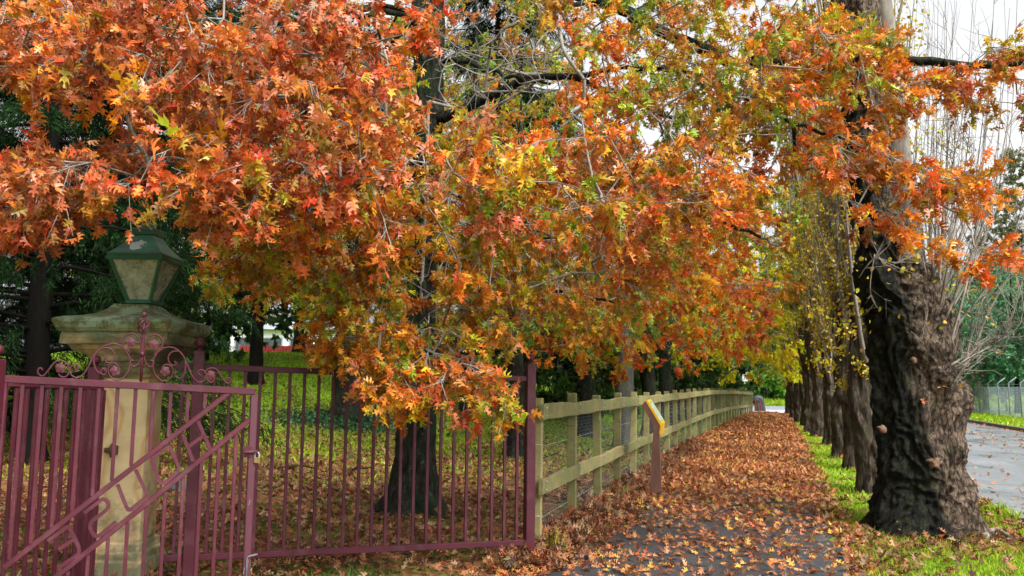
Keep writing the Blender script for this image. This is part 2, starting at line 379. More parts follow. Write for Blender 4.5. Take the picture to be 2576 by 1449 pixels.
XX, YY = np.meshgrid(gx, gy); Vg = np.stack([XX.ravel(), YY.ravel(), (H(XX, YY) - .012).ravel()], 1)
nx = len(gx); I = np.arange(len(gy) - 1)[:, None] * nx + np.arange(nx - 1)[None]; I = I.ravel()
Tg = np.concatenate([np.stack([I, I + 1, I + nx + 1], 1), np.stack([I, I + nx + 1, I + nx], 1)])
dn = litter_density(Vg[:, 0], Vg[:, 1]); dn = np.where((Vg[:, 1] > 54) , .05, dn)
tag(link('ground', npmesh('ground', Vg, Tg, np.stack([dn * .62] * 3, 1), True), M_ground), kind='structure')
def strip(name, fa, fb, y0, y1, z, mat, n=80, step=None):
    ys = np.linspace(y0, y1, n); m = 5; vs = []
    for y in ys:
        a, b = float(fa(y)), float(fb(y))
        for k in range(m): vs.append((a + (b - a) * k / (m - 1), y, z))
    fs = [(i * m + k, i * m + k + 1, (i + 1) * m + k + 1, (i + 1) * m + k) for i in range(n - 1) for k in range(m - 1)]
    return tag(MB().add(vs, fs).build(name, mat), kind='structure')
jag = lambda y, s: .05 * math.sin(y * 3.1 + s) + .04 * math.sin(y * 7.7 + 2 * s)
strip('path', lambda y: float(xl(y)) + jag(y, 0), lambda y: float(xr(y)) + jag(y, 2), 1, 52.5, .0, M_path, 400)
strip('road', lambda y: float(xn(y)), lambda y: float(xk(y)), -20, 58, -.004, M_road)
tag(MB().add([(-60, 58, -.006), (90, 57, -.006), (90, 70.5, -.006), (-60, 70.5, -.006)], [(0, 1, 2, 3)]).build('cross_road', M_far_road), kind='structure')
tag(MB().add([(13.3, 52.5, -.002), (18, 52.5, -.002), (19.5, 58.2, -.002), (13, 58.2, -.002)], [(0, 1, 2, 3)]).build('footpath_apron', M_apron), kind='structure')
kb = MB()
for i in range(26):
    y0 = -10 + i * 2.6; y1 = y0 + 2.58
    if y1 > 57: break
    a = Vector((float(xk(y0)) + .08, y0, .055)); b = Vector((float(xk(y1)) + .08, y1, .055)); kb.bar(a, b, .15, .15, Vector((0, 0, 1)), .02)
tag(kb.build('kerb', M_kerb), kind='structure')
ys = np.linspace(-10, 57, 40)
vs = []; 
for y in ys:
    a = float(xk(y)) + .16; vs += [(a, y, .115), (a + 3, y, .16), (a + 9, y, .2), (a + 30, y, .1)]
fs = [(i * 4 + k, i * 4 + k + 1, i * 4 + 5 + k, i * 4 + 4 + k) for i in range(len(ys) - 1) for k in range(3)]
tag(MB().add(vs, fs).build('grass_verge', M_ground), kind='structure')
# ------------------------------------------------------------------ leaves
def tmpl_hi():
    half = [(.03, .06), (.20, .03), (.27, .15), (.055, .26), (.34, .27), (.46, .46), (.27, .42), (.05, .54), (.26, .64), (.33, .83), (.15, .74), (.035, .82), (.09, .97)]
    mid = [(0, -.06), (0, .26), (0, .54), (0, .82), (0, 1.02)]
    V = [(0, y) for _, y in mid]; R = len(V); V += half; L = len(V); V += [(-x, y) for x, y in half]
    def side(o): 
        return [(0, o + 0, o + 3), (0, o + 3, 1), (o + 0, o + 1, o + 2), (o + 0, o + 2, o + 3), (1, o + 3, o + 7), (1, o + 7, 2), (o + 3, o + 4, o + 6), (o + 4, o + 5, o + 6), (o + 3, o + 6, o + 7),
                (2, o + 7, o + 11), (2, o + 11, 3), (o + 7, o + 8, o + 10), (o + 8, o + 9, o + 10), (o + 7, o + 10, o + 11), (3, o + 11, o + 12), (3, o + 12, 4)]
    T = side(R) + [(a, c, b) for a, b, c in side(L)]
    return np.array(V, float), np.array(T)
def tmpl_mid():
    half = [(.05, .22), (.34, .18), (.07, .44), (.42, .58), (.06, .70), (.24, .92)]
    V = [(0, 0), (0, 1.02)] + half + [(-x, y) for x, y in half]; 
    V.append((0, .5)); c = len(V) - 1
    ring = [0, 2, 3, 4, 5, 6, 7, 1, 13, 12, 11, 10, 9, 8]
    T = [(c, ring[i], ring[(i + 1) % 14]) for i in range(14)]
    return np.array(V, float), np.array(T)
def tmpl_low():
    V = [(0, 0), (.34, .35), (.16, .7), (0, 1), (-.16, .62), (-.36, .42)]; return np.array(V, float), np.array([(0, 1, 2), (0, 2, 4), (2, 3, 4), (0, 4, 5)])
def tmpl_round():
    V = [(0, 0), (.36, .25), (.30, .6), (0, 1), (-.30, .6), (-.36, .25)]; return np.array(V, float), np.array([(0, 1, 2), (0, 2, 4), (2, 3, 4), (0, 4, 5)])
def tmpl_needle():
    V = [(0, 0), (.055, .35), (0, 1), (-.055, .3)]; return np.array(V, float), np.array([(0, 1, 2), (0, 2, 3)])
def tmpl_blade():
    V = [(-.06, 0), (.06, 0), (.035, .6), (-.03, .6), (.0, 1)]; return np.array(V, float), np.array([(0, 1, 2), (0, 2, 3), (3, 2, 4)])
HI, MID, LOW, RND, NDL, BLD = tmpl_hi(), tmpl_mid(), tmpl_low(), tmpl_round(), tmpl_needle(), tmpl_blade()
def nrm(a): return a / np.maximum(np.linalg.norm(a, axis=1, keepdims=True), 1e-9)
def leaves(name, pos, axis, up, size, colr, T, curl=.35):
    "one lobed blade per row; returns a mesh"
    n = len(pos); a = nrm(axis); x = nrm(np.cross(a, up)); z = np.cross(x, a); V, F_ = T; m = len(V)
    c1 = RNG.normal(0, curl, n)[:, None]; c2 = RNG.normal(.25 * (curl > .3), curl * 1.3, n)[:, None]; asp = RNG.uniform(.8, 1.1, n)[:, None]; tw = RNG.normal(0, .25, n)[:, None]
    lx = V[None, :, 0] * asp; ly = V[None, :, 1] * np.ones((n, 1)); lz = -c1 * ly ** 2 + c2 * np.abs(lx) + tw * lx * ly
    s = size[:, None, None]
    W = pos[:, None] + s * (lx[..., None] * x[:, None] + ly[..., None] * a[:, None] + lz[..., None] * z[:, None])
    TT = (F_[None] + (np.arange(n) * m)[:, None, None]).reshape(-1, 3)
    C = np.repeat(colr, m, axis=0)
    return npmesh(name, W.reshape(-1, 3), TT, C)
PAL = {  # linear base colours
 'rust': [(.62, .20, .03), (.30, .24, .03), (.22, .055, .025), (.33, .085, .030), (.42, .10, .028), (.27, .075, .030), (.48, .085, .022), (.40, .15, .075), (.46, .17, .03), (.55, .06, .02)],
 'orange': [(.52, .16, .022), (.46, .115, .022), (.58, .22, .025), (.40, .10, .03), (.36, .12, .045), (.30, .30, .03), (.50, .09, .03)],
 'pink': [(.50, .16, .07), (.42, .105, .035), (.52, .14, .03), (.36, .09, .035), (.55, .085, .04), (.48, .22, .12), (.50, .22, .03)],
 'ochre': [(.52, .22, .022), (.42, .14, .025), (.36, .13, .035), (.58, .30, .03), (.26, .30, .025), (.30, .09, .03), (.47, .12, .02)],
 'mixgreen': [(.50, .21, .022), (.22, .30, .03), (.42, .15, .03), (.32, .34, .04), (.52, .13, .03), (.15, .24, .03)],
 'green': [(.14, .24, .03), (.24, .33, .03), (.36, .36, .03), (.09, .17, .02), (.42, .26, .03)],
 'yellow': [(.70, .48, .015), (.64, .40, .015), (.52, .48, .015), (.70, .36, .015), (.46, .48, .02)],
 'flame': [(.60, .17, .02), (.55, .11, .025), (.62, .25, .025), (.48, .10, .03), (.56, .07, .03)],
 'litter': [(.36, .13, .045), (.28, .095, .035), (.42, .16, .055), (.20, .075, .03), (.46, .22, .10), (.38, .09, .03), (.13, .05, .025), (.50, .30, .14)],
 'litterpath': [(.42, .13, .045), (.34, .10, .035), (.47, .17, .06), (.26, .075, .028), (.46, .22, .11), (.38, .10, .035), (.18, .06, .025), (.55, .28, .05)],
 'poplar': [(.55, .42, .02), (.48, .40, .02), (.60, .36, .02), (.35, .36, .03), (.40, .26, .04)],
 'conifer': [(.006, .019, .005), (.010, .028, .007), (.004, .012, .004), (.017, .046, .011)],
 'wattle': [(.06, .20, .09), (.08, .26, .11), (.035, .14, .065), (.14, .33, .15)],
 'bush': [(.04, .10, .02), (.07, .15, .03), (.10, .20, .03), (.03, .07, .02)],
 'bank': [(.13, .30, .03), (.18, .38, .04), (.09, .22, .02)],
 'gum': [(.16, .17, .07), (.22, .22, .10), (.11, .13, .06)],
 'dry': [(.17, .13, .07), (.22, .17, .10), (.10, .08, .05), (.25, .22, .06)],
 'grass': [(.13, .25, .012), (.18, .32, .015), (.10, .19, .012), (.24, .36, .03), (.30, .34, .06)],
 'lawn': [(.26, .44, .015), (.34, .50, .02), (.20, .36, .012)], 'shade_green': [(.05, .11, .015), (.08, .16, .02), (.12, .20, .02)],  # lawn greens brightened: open sunlight on the slope put into the colour
 'ivy': [(.012, .05, .018), (.02, .075, .025), (.03, .09, .03)]}
for k in PAL:
    PAL[k] = np.array(PAL[k])
    if k in ('rust', 'orange', 'pink', 'ochre', 'mixgreen', 'flame'): PAL[k] = PAL[k] * ([1.10, 1.0, .75] if k in ('rust', 'pink') else [1.14, 1.22, .5])
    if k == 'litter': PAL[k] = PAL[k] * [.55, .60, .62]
    if k == 'litterpath': PAL[k] = PAL[k] * [.88, .96, .90]
    if k == 'grass': PAL[k] = PAL[k] * [1.35, 1.25, .6]
    if k == 'yellow': PAL[k] = PAL[k] * [1.1, 1.25, .8]
SAT = 1.0
def pick(pal, n, jit=.18):
    p = PAL[pal][RNG.integers(0, len(PAL[pal]), n)]
    return np.clip(p * np.exp(RNG.normal(0, jit, (n, 1))) * np.exp(RNG.normal(0, jit * .35, (n, 3))), .004, .8)
def spray_leaves(tips, dirs, pals, per, L=.42, size=.125, hang=.55, subt=4, outc=None):
    "leaf data for sprays: sub-twigs with leaves gathered near their ends"
    n = len(tips); base = np.repeat(tips, subt, 0); D = np.repeat(dirs, subt, 0)
    sd = nrm(D + RNG.normal(0, .55, D.shape) + np.array([0, 0, -.15])); sl = L * RNG.uniform(.45, 1.0, (len(base), 1))
    start = base + D * L * RNG.uniform(0, .5, (len(base), 1)); end = start + sd * sl; end[:, 2] -= .12 * L
    k = max(1, int(round(per / subt))); B = np.repeat(end, k, 0); S = np.repeat(start, k, 0); DD = np.repeat(sd, k, 0)
    t = RNG.uniform(0.25, 1.05, (len(B), 1)) ** .6
    pos = S + (B - S) * t + RNG.normal(0, .012, B.shape)
    ax = nrm(DD * .75 + RNG.normal(0, .72, B.shape) + np.array([0, 0, -hang]))
    up = nrm(RNG.normal(0, .85, B.shape) + np.array([.1, -.35, .5]))
    sz = size * RNG.uniform(.6, 1.15, len(B))
    cols = np.empty((len(B), 3)); pl = np.repeat(np.asarray(pals), subt * k)
    cl = np.repeat(RNG.normal(0, .16, n), subt * k)
    for q in set(pals): 
        mk = pl == q; cols[mk] = pick(q, mk.sum())
    dom = np.repeat(np.array([PAL[q][RNG.integers(0, len(PAL[q]))] for q in pals]), subt * k, 0)
    w = RNG.uniform(.0, .7, (len(B), 1)); cols = (cols * (1 - w) + dom * w) * np.exp(cl)[:, None]
    segs = (start, end)
    return pos, ax, up, sz, np.clip(cols, .004, .8), segs
def seg_mesh(name, A, B, ra, rb, sides=4):
    n = len(A); d = nrm(B - A); ref = np.where(np.abs(d[:, 2:3]) > .9, np.array([[1., 0, 0]]), np.array([[0, 0, 1.]])); x = nrm(np.cross(d, ref)); y = np.cross(d, x)
    an = 2 * PI * np.arange(sides) / sides; ring = np.cos(an)[None, :, None] * x[:, None] + np.sin(an)[None, :, None] * y[:, None]
    V = np.concatenate([A[:, None] + ring * ra[:, None, None], B[:, None] + ring * rb[:, None, None]], 1)
    t = []
    for k in range(sides):
        j = (k + 1) % sides; t += [(k, j, sides + j), (k, sides + j, sides + k)]
    T = (np.array(t)[None] + (np.arange(n) * 2 * sides)[:, None, None]).reshape(-1, 3)
    return V.reshape(-1, 3), T
class Skel:
    def __init__(s): s.p = []; s.par = []; s.w = []; s.minr = []
    def node(s, p, par, minr=0.0): s.p.append(np.array(p, float)); s.par.append(par); s.w.append(0); s.minr.append(minr); return len(s.p) - 1
    def path(s, pts, rads, par=-1):
        for p, r in zip(pts, rads): par = s.node(p, par, r)
        return par
    def nearest(s, p):
        A = np.array(s.p); return int(np.argmin(((A - p) ** 2).sum(1)))
    def grow(s, targets, seg=.35, wob=.05):
        cap = len(s.p) + len(targets) * 14 + 10; A = np.zeros((cap, 3)); n = len(s.p); A[:n] = np.array(s.p); ends = []; dirs = []
        for t in targets:
            d = A[:n] - t; cost = (d ** 2).sum(1) + 1.2 * np.maximum(0, A[:n, 2] - t[2] - .2) ** 2 * .3
            j = int(np.argmin(cost)); p0 = A[j]; L = np.linalg.norm(t - p0); k = max(1, min(10, int(L / seg))); par = j
            perp = np.array([random.gauss(0, 1), random.gauss(0, 1), random.gauss(.4, 1)]) * wob * L
            for i in range(1, k + 1):
                f = i / k; q = p0 + (t - p0) * f + perp * math.sin(PI * f) + (np.random.RandomState(n).normal(0, .02, 3) if i < k else 0)
                par = s.node(q, par); A[n] = q; n += 1
            s.w[par] += 1; ends.append(par); dd = t - p0 + np.array([0, 0, -.05]); dirs.append(dd / max(np.linalg.norm(dd), 1e-6))
        return ends, np.array(dirs)
    def radii(s, r0=.0032, ex=.5):
        w = list(s.w)
        for i in range(len(w) - 1, -1, -1):
            if s.par[i] >= 0: w[s.par[i]] += w[i]
        return np.maximum(r0 * np.maximum(np.array(w, float), 1) ** ex, np.array(s.minr))
    def mesh(s, r0=.0032, ex=.5, rmax=9, sides=5):
        r = np.minimum(s.radii(r0, ex), rmax); A = np.array(s.p); par = np.array(s.par); m = par >= 0
        a = A[par[m]]; b = A[m]; ra = np.minimum(r[par[m]], r[m] * 1.6); rb = r[m]
        return a, b, ra, rb
def inpoly(u, v, poly):
    ins = np.zeros(len(u), bool); n = len(poly)
    for i in range(n):
        x0, y0 = poly[i]; x1, y1 = poly[(i + 1) % n]
        c = ((y0 > v) != (y1 > v)) & (u < (x1 - x0) * (v - y0) / ((y1 - y0) or 1e-9) + x0); ins ^= c
    return ins
def sample_poly(poly, n):
    p = np.array(poly, float); out = np.zeros((0, 2)); lo, hi = p.min(0), p.max(0)
    while len(out) < n:
        q = RNG.uniform(lo, hi, (n * 3, 2)); out = np.concatenate([out, q[inpoly(q[:, 0], q[:, 1], poly)]])
    return out[:n]
# ------------------------------------------------------------------ trunks
def trunk_mesh(pts, rads, sides=28, rows=60, amp=.10, freq=3.0, flare=None, seed=0, lobes=5, squash=None, burls=(), rid=.02, tws=.5):
    P_ = crom(pts, 8); R_ = [v[0] for v in crom([(r, 0, 0) for r in rads], 8)]; m = len(P_); vs = []; off = Vector((seed * 7.3, seed * 3.1, 0))
    for i in range(rows):
        t = i / (rows - 1) * (m - 1); a = min(int(t), m - 2); f = t - a; c = P_[a].lerp(P_[a + 1], f); r = R_[a] * (1 - f) + R_[a + 1] * f; hgt = c.z - P_[0].z
        for k in range(sides):
            th = 2 * PI * k / sides; dx, dy = math.cos(th), math.sin(th); q = Vector((dx * r, dy * r, c.z * .35)) * freq + off
            rr = r * (1 + amp * 2 * (mnoise.fractal(q, 1.0, 2.0, 4)))
            if amp > .05:
                rg = abs(mnoise.noise(Vector((dx * 3.2 + c.z * .25, dy * 3.2, c.z * .5)) + off)); rr += r * amp * 1.1 * (rg - .25)
                q2 = Vector((dx * r * 16, dy * r * 16, c.z * 3.0)) + off; rr += .05 * min(1, amp * 6) * r * (1 - 2 * abs(mnoise.noise(q2)))
            if sides > 50:
                tt = th + tws * c.z; q3 = Vector((math.cos(tt) * r * 9, math.sin(tt) * r * 9, c.z * 2.2)) + off; q4 = Vector((math.cos(tt) * r * 26, math.sin(tt) * r * 26, c.z * 7)) + off
                if rid > .03:
                    w3 = Vector((c.x + dx * r, c.y + dy * r, c.z * .7)); wq = w3 + Vector((mnoise.noise(w3 * 2), mnoise.noise(w3 * 2 + off), mnoise.noise(w3 * 2.3))) * .22
                    rr += .042 * (1 - 3.4 * abs(mnoise.noise(Vector((wq.x, wq.y, wq.z * .55)) * 4.2 + off))) + .03 * (1 - 3.2 * abs(mnoise.noise(wq * 9 + off))) + .014 * (1 - 3 * abs(mnoise.noise(Vector((wq.x * 24, wq.y * 24, wq.z * 12))))) + .008 * mnoise.noise(w3 * 55)
                else: rr += rid * (1 - 3.2 * abs(mnoise.noise(q3))) + rid * .4 * (1 - 3 * abs(mnoise.noise(q4)))
            if flare:
                e = math.exp(-max(0, hgt) / flare[1]); lob = .55 + .45 * math.cos(lobes * th + seed) + .35 * math.cos((lobes + 2) * th + 2 * seed); rr += flare[0] * e * max(0, .35 + lob * .65)
            for (bz, bth, br, bs) in burls:
                dth = (th - bth + PI) % (2 * PI) - PI; rr += br * math.exp(-((c.z - bz) ** 2 + (dth * r) ** 2) / bs ** 2)
            sx, sy = squash or (1, 1)
            vs.append((c.x + dx * rr * sx, c.y + dy * rr * sy, c.z))
    fs = [(i * sides + k, i * sides + (k + 1) % sides, (i + 1) * sides + (k + 1) % sides, (i + 1) * sides + k) for i in range(rows - 1) for k in range(sides)]
    fs.append(tuple(range((rows - 1) * sides, rows * sides)))
    b = MB(); b.add(vs, fs, True); return b
# ------------------------------------------------------------------ the big foreground oak
def make_oak0():
    base = P(1035, 1285, 10.75); base.z = -.05
    root = empty('oak_tree', base, 'largest oak, dark mossy trunk behind the maroon fence panel, rust and orange crown', 'tree', 'oaks with autumn leaves')
    tp = [base] + [P(u, v, d) for u, v, d in ((1038, 1190, 10.75), (1046, 1050, 10.75), (1055, 850, 10.7), (1062, 650, 10.7), (1075, 430, 10.7), (1085, 230, 10.7), (1078, 40, 10.7), (1070, -200, 10.8), (1080, -500, 11))]
    tr = [.27, .24, .21, .18, .165, .165, .17, .20, .17, .11]
    trunk_mesh(tp, tr, 90, 260, .10, 3, (.42, .22), 3, 5).build('trunk', M_oakbark, root)
    S = Skel(); last = S.path([tuple(p) for p in crom(tp, 4)], [.1] * 37); trunk_n = len(S.p)
    limbs = [
     ([(1080, 300, 10.7), (1130, 290, 10.5), (1240, 240, 10.1), (1330, 200, 9.8), (1430, 195, 9.4), (1560, 240, 8.8), (1700, 300, 8.2)], .085, .02),
     ([(1100, 150, 10.7), (1170, 155, 10.3), (1240, 180, 9.9), (1300, 195, 9.6), (1380, 210, 9.2)], .04, .015),
     ([(1085, -40, 10.7), (1300, -40, 10.2), (1450, -15, 9.8), (1560, 25, 9.3), (1700, 95, 8.8), (1870, 163, 8.4), (1980, 158, 8.2), (2070, 145, 8), (2250, 150, 7.7), (2440, 163, 7.4), (2600, 150, 7.2), (2680, 140, 7.1)], .10, .028),
     ([(1430, 195, 9.4), (1600, 170, 8.6), (1780, 200, 8), (1900, 260, 7.7), (2000, 310, 7.5), (2130, 352, 7.3), (2290, 415, 7.1), (2390, 450, 7)], .032, .009),
     ([(1080, 60, 10.7), (950, 20, 9.6), (800, 40, 8.4), (620, 60, 7.4), (400, 90, 6.6), (200, 120, 6.2), (20, 110, 5.8)], .06, .012),
     ([(1070, 420, 10.7), (930, 330, 9.4), (800, 210, 8.4), (700, 120, 7.8), (640, 30, 7.2)], .05, .012),
     ([(1066, 600, 10.7), (900, 520, 9.2), (700, 460, 7.8), (520, 430, 7), (300, 450, 6.2), (100, 470, 5.8), (-40, 480, 5.6)], .055, .012),
     ([(1060, 700, 10.7), (1080, 780, 9.4), (1095, 850, 8), (1090, 930, 7), (1070, 1030, 6.6)], .03, .008),
     ([(1076, 360, 10.7), (1250, 400, 9.4), (1500, 470, 8.4), (1700, 520, 8), (1880, 580, 7.8), (1960, 620, 7.7)], .045, .01),
     ([(1062, 650, 10.7), (1250, 700, 9.6), (1450, 740, 9), (1620, 780, 8.6)], .035, .01),
     ([(1058, 760, 10.7), (900, 740, 9.6), (750, 730, 8.8), (600, 740, 8.2)], .03, .009),
     ([(1980, 420, 7.7), (2200, 440, 7.3), (2320, 500, 7.1), (2420, 545, 7), (2455, 620, 6.9), (2480, 670, 6.8)], .014, .005),
     ([(1070, 430, 10.7), (1160, 520, 9), (1300, 560, 7.6), (1400, 600, 6.8)], .03, .008),
     ([(1060, 560, 10.7), (950, 600, 9.6), (820, 640, 8.6)], .03, .008)]
    for pts, ra, rb in limbs:
        W = crom([P(*p) for p in pts], 6); k = len(W); par = S.nearest(np.array(W[0]))
        W = [w + Vector((random.gauss(0, .012), random.gauss(0, .012), random.gauss(0, .012))) for w in W]
        S.path([tuple(w) for w in W[1:]], [ra + (rb - ra) * (i / k) ** .8 for i in range(1, k)], par)
    regs = [  # polygon, depth range, sprays, palettes
     ([(-80, 30), (150, 0), (450, -60), (700, -60), (1000, 20), (1190, 60), (1210, 110), (1040, 110), (980, 160), (900, 320), (560, 320), (440, 240), (320, 210), (200, 185), (0, 170), (-80, 150)], 5.0, 7.6, 360, ['rust', 'rust', 'rust', 'pink', 'orange']),
     ([(-80, 420), (130, 390), (330, 375), (560, 330), (900, 330), (1000, 540), (900, 590), (640, 540), (560, 560), (460, 520), (350, 470), (250, 530), (120, 545), (-80, 490)], 5.0, 7.0, 320, ['rust', 'rust', 'pink', 'rust', 'orange']),
     ([(900, 170), (1040, 170), (1100, 300), (1450, 345), (1850, 330), (1900, 430), (1860, 470), (1560, 620), (1450, 520), (1200, 650), (900, 650), (880, 400)], 5.6, 8.4, 380, ['pink', 'orange', 'ochre', 'flame', 'mixgreen', 'ochre']),
     ([(640, 540), (900, 560), (1300, 600), (1500, 720), (1540, 780), (1300, 810), (1150, 830), (960, 800), (850, 790), (680, 750), (540, 690), (570, 640)], 6.6, 9.6, 290, ['ochre', 'orange', 'ochre', 'mixgreen', 'mixgreen', 'green']),
     ([(940, 800), (1110, 820), (1180, 890), (1230, 960), (1150, 975), (1080, 1000), (1030, 1000), (980, 950), (910, 950), (950, 890)], 6.2, 6.9, 38, ['mixgreen', 'orange', 'rust', 'orange', 'ochre']),
     ([(1210, 970), (1290, 1000), (1280, 1015), (1200, 990)], 6.3, 6.5, 3, ['mixgreen']),
     ([(1900, 60), (2080, 60), (2120, 200), (2080, 330), (1900, 400), (1880, 250)], 7.4, 9.0, 75, ['flame', 'ochre', 'mixgreen', 'orange']),
     ([(1780, 480), (1930, 480), (1980, 560), (1900, 640), (1780, 600)], 8.4, 10.5, 12, ['ochre', 'green', 'mixgreen']),
     ([(800, 800), (960, 830), (940, 870), (850, 880)], 6.8, 8, 12, ['ochre', 'orange']),
     ([(1240, -60), (1900, -60), (2100, 30), (2200, 110), (2180, 200), (1960, 210), (1900, 320), (1600, 345), (1430, 310), (1460, 170), (1400, 60)], 6.6, 9.6, 350, ['ochre', 'flame', 'mixgreen', 'green', 'mixgreen', 'ochre']),
     ([(1950, 330), (2150, 340), (2300, 400), (2450, 440), (2470, 470), (2350, 480), (2230, 540), (2180, 530), (2050, 470)], 6.8, 7.6, 60, ['orange', 'flame', 'rust', 'ochre']),
     ([(2100, 30), (2210, 110), (2300, 160), (2440, 150), (2480, 110), (2640, 130), (2640, 330), (2560, 290), (2400, 240), (2300, 250), (2200, 290)], 6.9, 7.9, 60, ['orange', 'rust', 'flame', 'ochre']),
     ([(2420, 590), (2460, 600), (2490, 650), (2440, 660)], 6.7, 6.9, 4, ['flame']),
     ([(2270, 570), (2320, 580), (2320, 620), (2280, 610)], 6.8, 6.9, 2, ['flame']),
     ([(1450, 500), (1800, 480), (1820, 540), (1700, 620), (1620, 700), (1560, 760), (1440, 700)], 7.6, 10.5, 75, ['orange', 'flame', 'ochre', 'mixgreen']),
     ([(560, 60), (1000, 100), (1050, 400), (1500, 420), (1700, 350), (1650, 560), (1450, 760), (900, 780), (700, 600), (560, 400)], 9.3, 12.5, 170, ['ochre', 'mixgreen', 'orange']),
     ([(-300, -900), (2700, -900), (2500, -80), (1500, -90), (1200, -80), (-300, -80)], 6, 12.5, 170, ['orange', 'ochre', 'rust', 'flame'])]
    T = []; PL = []
    for poly, d0, d1, n, pals in regs:
        q = sample_poly(poly, n); d = RNG.uniform(d0, d1, n); w = Pn(q[:, 0], q[:, 1], d)
        # keep natural gaps: drop sprays where a 3-D noise is low
        tu = 1038 + np.interp(q[:, 1], [0, 230, 600, 1290], [42, 47, 24, -3])
        ontr = (np.abs(q[:, 0] - tu) < 58) & (((q[:, 1] > 50) & (q[:, 1] < 400)) | ((q[:, 1] > 470) & (q[:, 1] < 800))) & (RNG.random(n) < .93)
        lamp = (q[:, 0] > 215) & (q[:, 0] < 520) & (q[:, 1] > 485) & (q[:, 1] < 800)
        ok = [mnoise.noise(Vector((p[0] * 1.3, p[1] * 1.3, p[2] * 2.6))) > -.15 or n < 40 for p in w]
        keep = np.array(ok) & ~ontr & ~lamp; w = w[keep]
        T.append(w)
        for p in w:
            k = mnoise.noise(Vector(p) * .9 + Vector((5, 0, 0))) * .9 + random.random() * .8 + .15; PL.append(pals[int(abs(k) * len(pals)) % len(pals)])
    T = np.concatenate(T); PL = np.array(PL); tc = np.array([-1.2, 10.7, 3.5]); o = np.argsort(np.linalg.norm((T - tc) * [1, 1, .5], axis=1)); T = T[o]; PL = PL[o]
    ends, dirs = S.grow(T); dirs = nrm(dirs * .8 + nrm((T - np.array([-1.2, 10.7, 3.6])) * [1, 1, .3]) * .7 + [0, 0, -.25])
    pos, ax, up, sz, colr, (sa, sb) = spray_leaves(T, dirs, PL, 35, .30, .086, .75, 5)
    link('crown', leaves('crown', pos, ax, up, sz, colr, HI, .6), M_leaf, root)
    a, b, ra, rb = S.mesh(.0030, .46, .11); a, b, ra, rb = a[36:], b[36:], ra[36:], rb[36:]
    ta = np.repeat(T, 5, 0)
    A = np.concatenate([a, ta, sa]); B = np.concatenate([b, sa, sb]); RA = np.concatenate([ra, np.full(len(sa), .0038), np.full(len(sa), .0034)]); RB = np.concatenate([rb, np.full(len(sa), .0034), np.full(len(sa), .0018)])
    V, TT = seg_mesh('x', A, B, RA, RB, 6); me = npmesh('branches', V, TT, None, True); me.polygons.foreach_set('material_index', np.repeat((RA > .015).astype(np.int32), 12)); link('branches', me, [M_limb, M_oakbark], root)
    # bare dead boughs in the gap right of the trunk
    D = Skel(); 
    for pts, r in (([(1250, -60, 8.2), (1330, -10, 8), (1400, 60, 7.8), (1420, 130, 7.6), (1470, 200, 7.4)], .02), ([(1330, -10, 8), (1310, 50, 7.9), (1260, 80, 7.8), (1290, 150, 7.7)], .014), ([(1470, 20, 8), (1400, 60, 7.9), (1340, 130, 7.7), (1360, 200, 7.6)], .01), ([(540, 380, 7), (520, 240, 6.9), (560, 225, 6.8), (620, 260, 6.7)], .016), ([(960, 350, 6.9), (930, 370, 6.8), (1000, 390, 6.7), (1060, 420, 6.5)], .012), ([(1510, 490, 6.6), (1530, 560, 6.5), (1510, 640, 6.5), (1560, 680, 6.5)], .008)):
        W = crom([P(*p) for p in pts], 5); par = D.nearest(np.array(W[0])) if D.p else -1
        D.path([tuple(w) for w in W], [r * (1 - .7 * i / len(W)) for i in range(len(W))], -1)
    tg = []
    for c, n, su, sv, d0, d1 in (((1260, 170), 170, 85, 70, 7.8, 10.5), ((1390, 120), 60, 50, 60, 7.5, 8.5), ((560, 260), 30, 50, 40, 6.6, 7.1), ((1000, 400), 30, 60, 40, 6.4, 7), ((1540, 620), 30, 50, 60, 6.4, 7), ((1150, 780), 60, 60, 90, 7.4, 9.5), ((1120, 600), 40, 60, 90, 8, 10), ((300, 130), 26, 90, 50, 5.6, 6.2), ((900, 100), 40, 70, 60, 6.2, 7.5), ((430, 430), 30, 90, 40, 5.8, 6.4), ((760, 440), 40, 80, 60, 6, 7), ((1450, 330), 40, 80, 60, 6.6, 8), ((1750, 330), 40, 90, 70, 6.8, 8), ((840, 660), 30, 60, 60, 7, 8.5), ((1260, 640), 40, 90, 70, 6.2, 7.5)):
        u = RNG.normal(c[0], su, n); v = RNG.normal(c[1], sv, n); tg.append(Pn(u, v, RNG.uniform(d0, d1, n)))
    tg = np.concatenate(tg); D.node((-1.1, 10.5, 3.6), -1, .02); D.node((-1.05, 10.5, 4.4), len(D.p) - 1, .02); D.node((-1.15, 10.5, 2.6), -1, .02)
    for z in (3.9, 4.7, 5.2): D.node((-1.1, 10.4, z), len(D.p) - 1, .02)
    D.grow(tg, .2, .14); a, b, ra, rb = D.mesh(.0034, .4, .03); comp = []
    for i, q in enumerate(D.par): comp.append(i if q < 0 else comp[q])
    comp = np.array(comp)[np.array(D.par) >= 0]
    for cid in set(comp.tolist()):
        k = comp == cid
        if k.sum() < 8: continue
        V, TT = seg_mesh('y', a[k], b[k], ra[k], rb[k], 5); link('dead_bough', npmesh('dead_bough', V, TT, None, True), M_limb, root)
    return root
make_oak0()
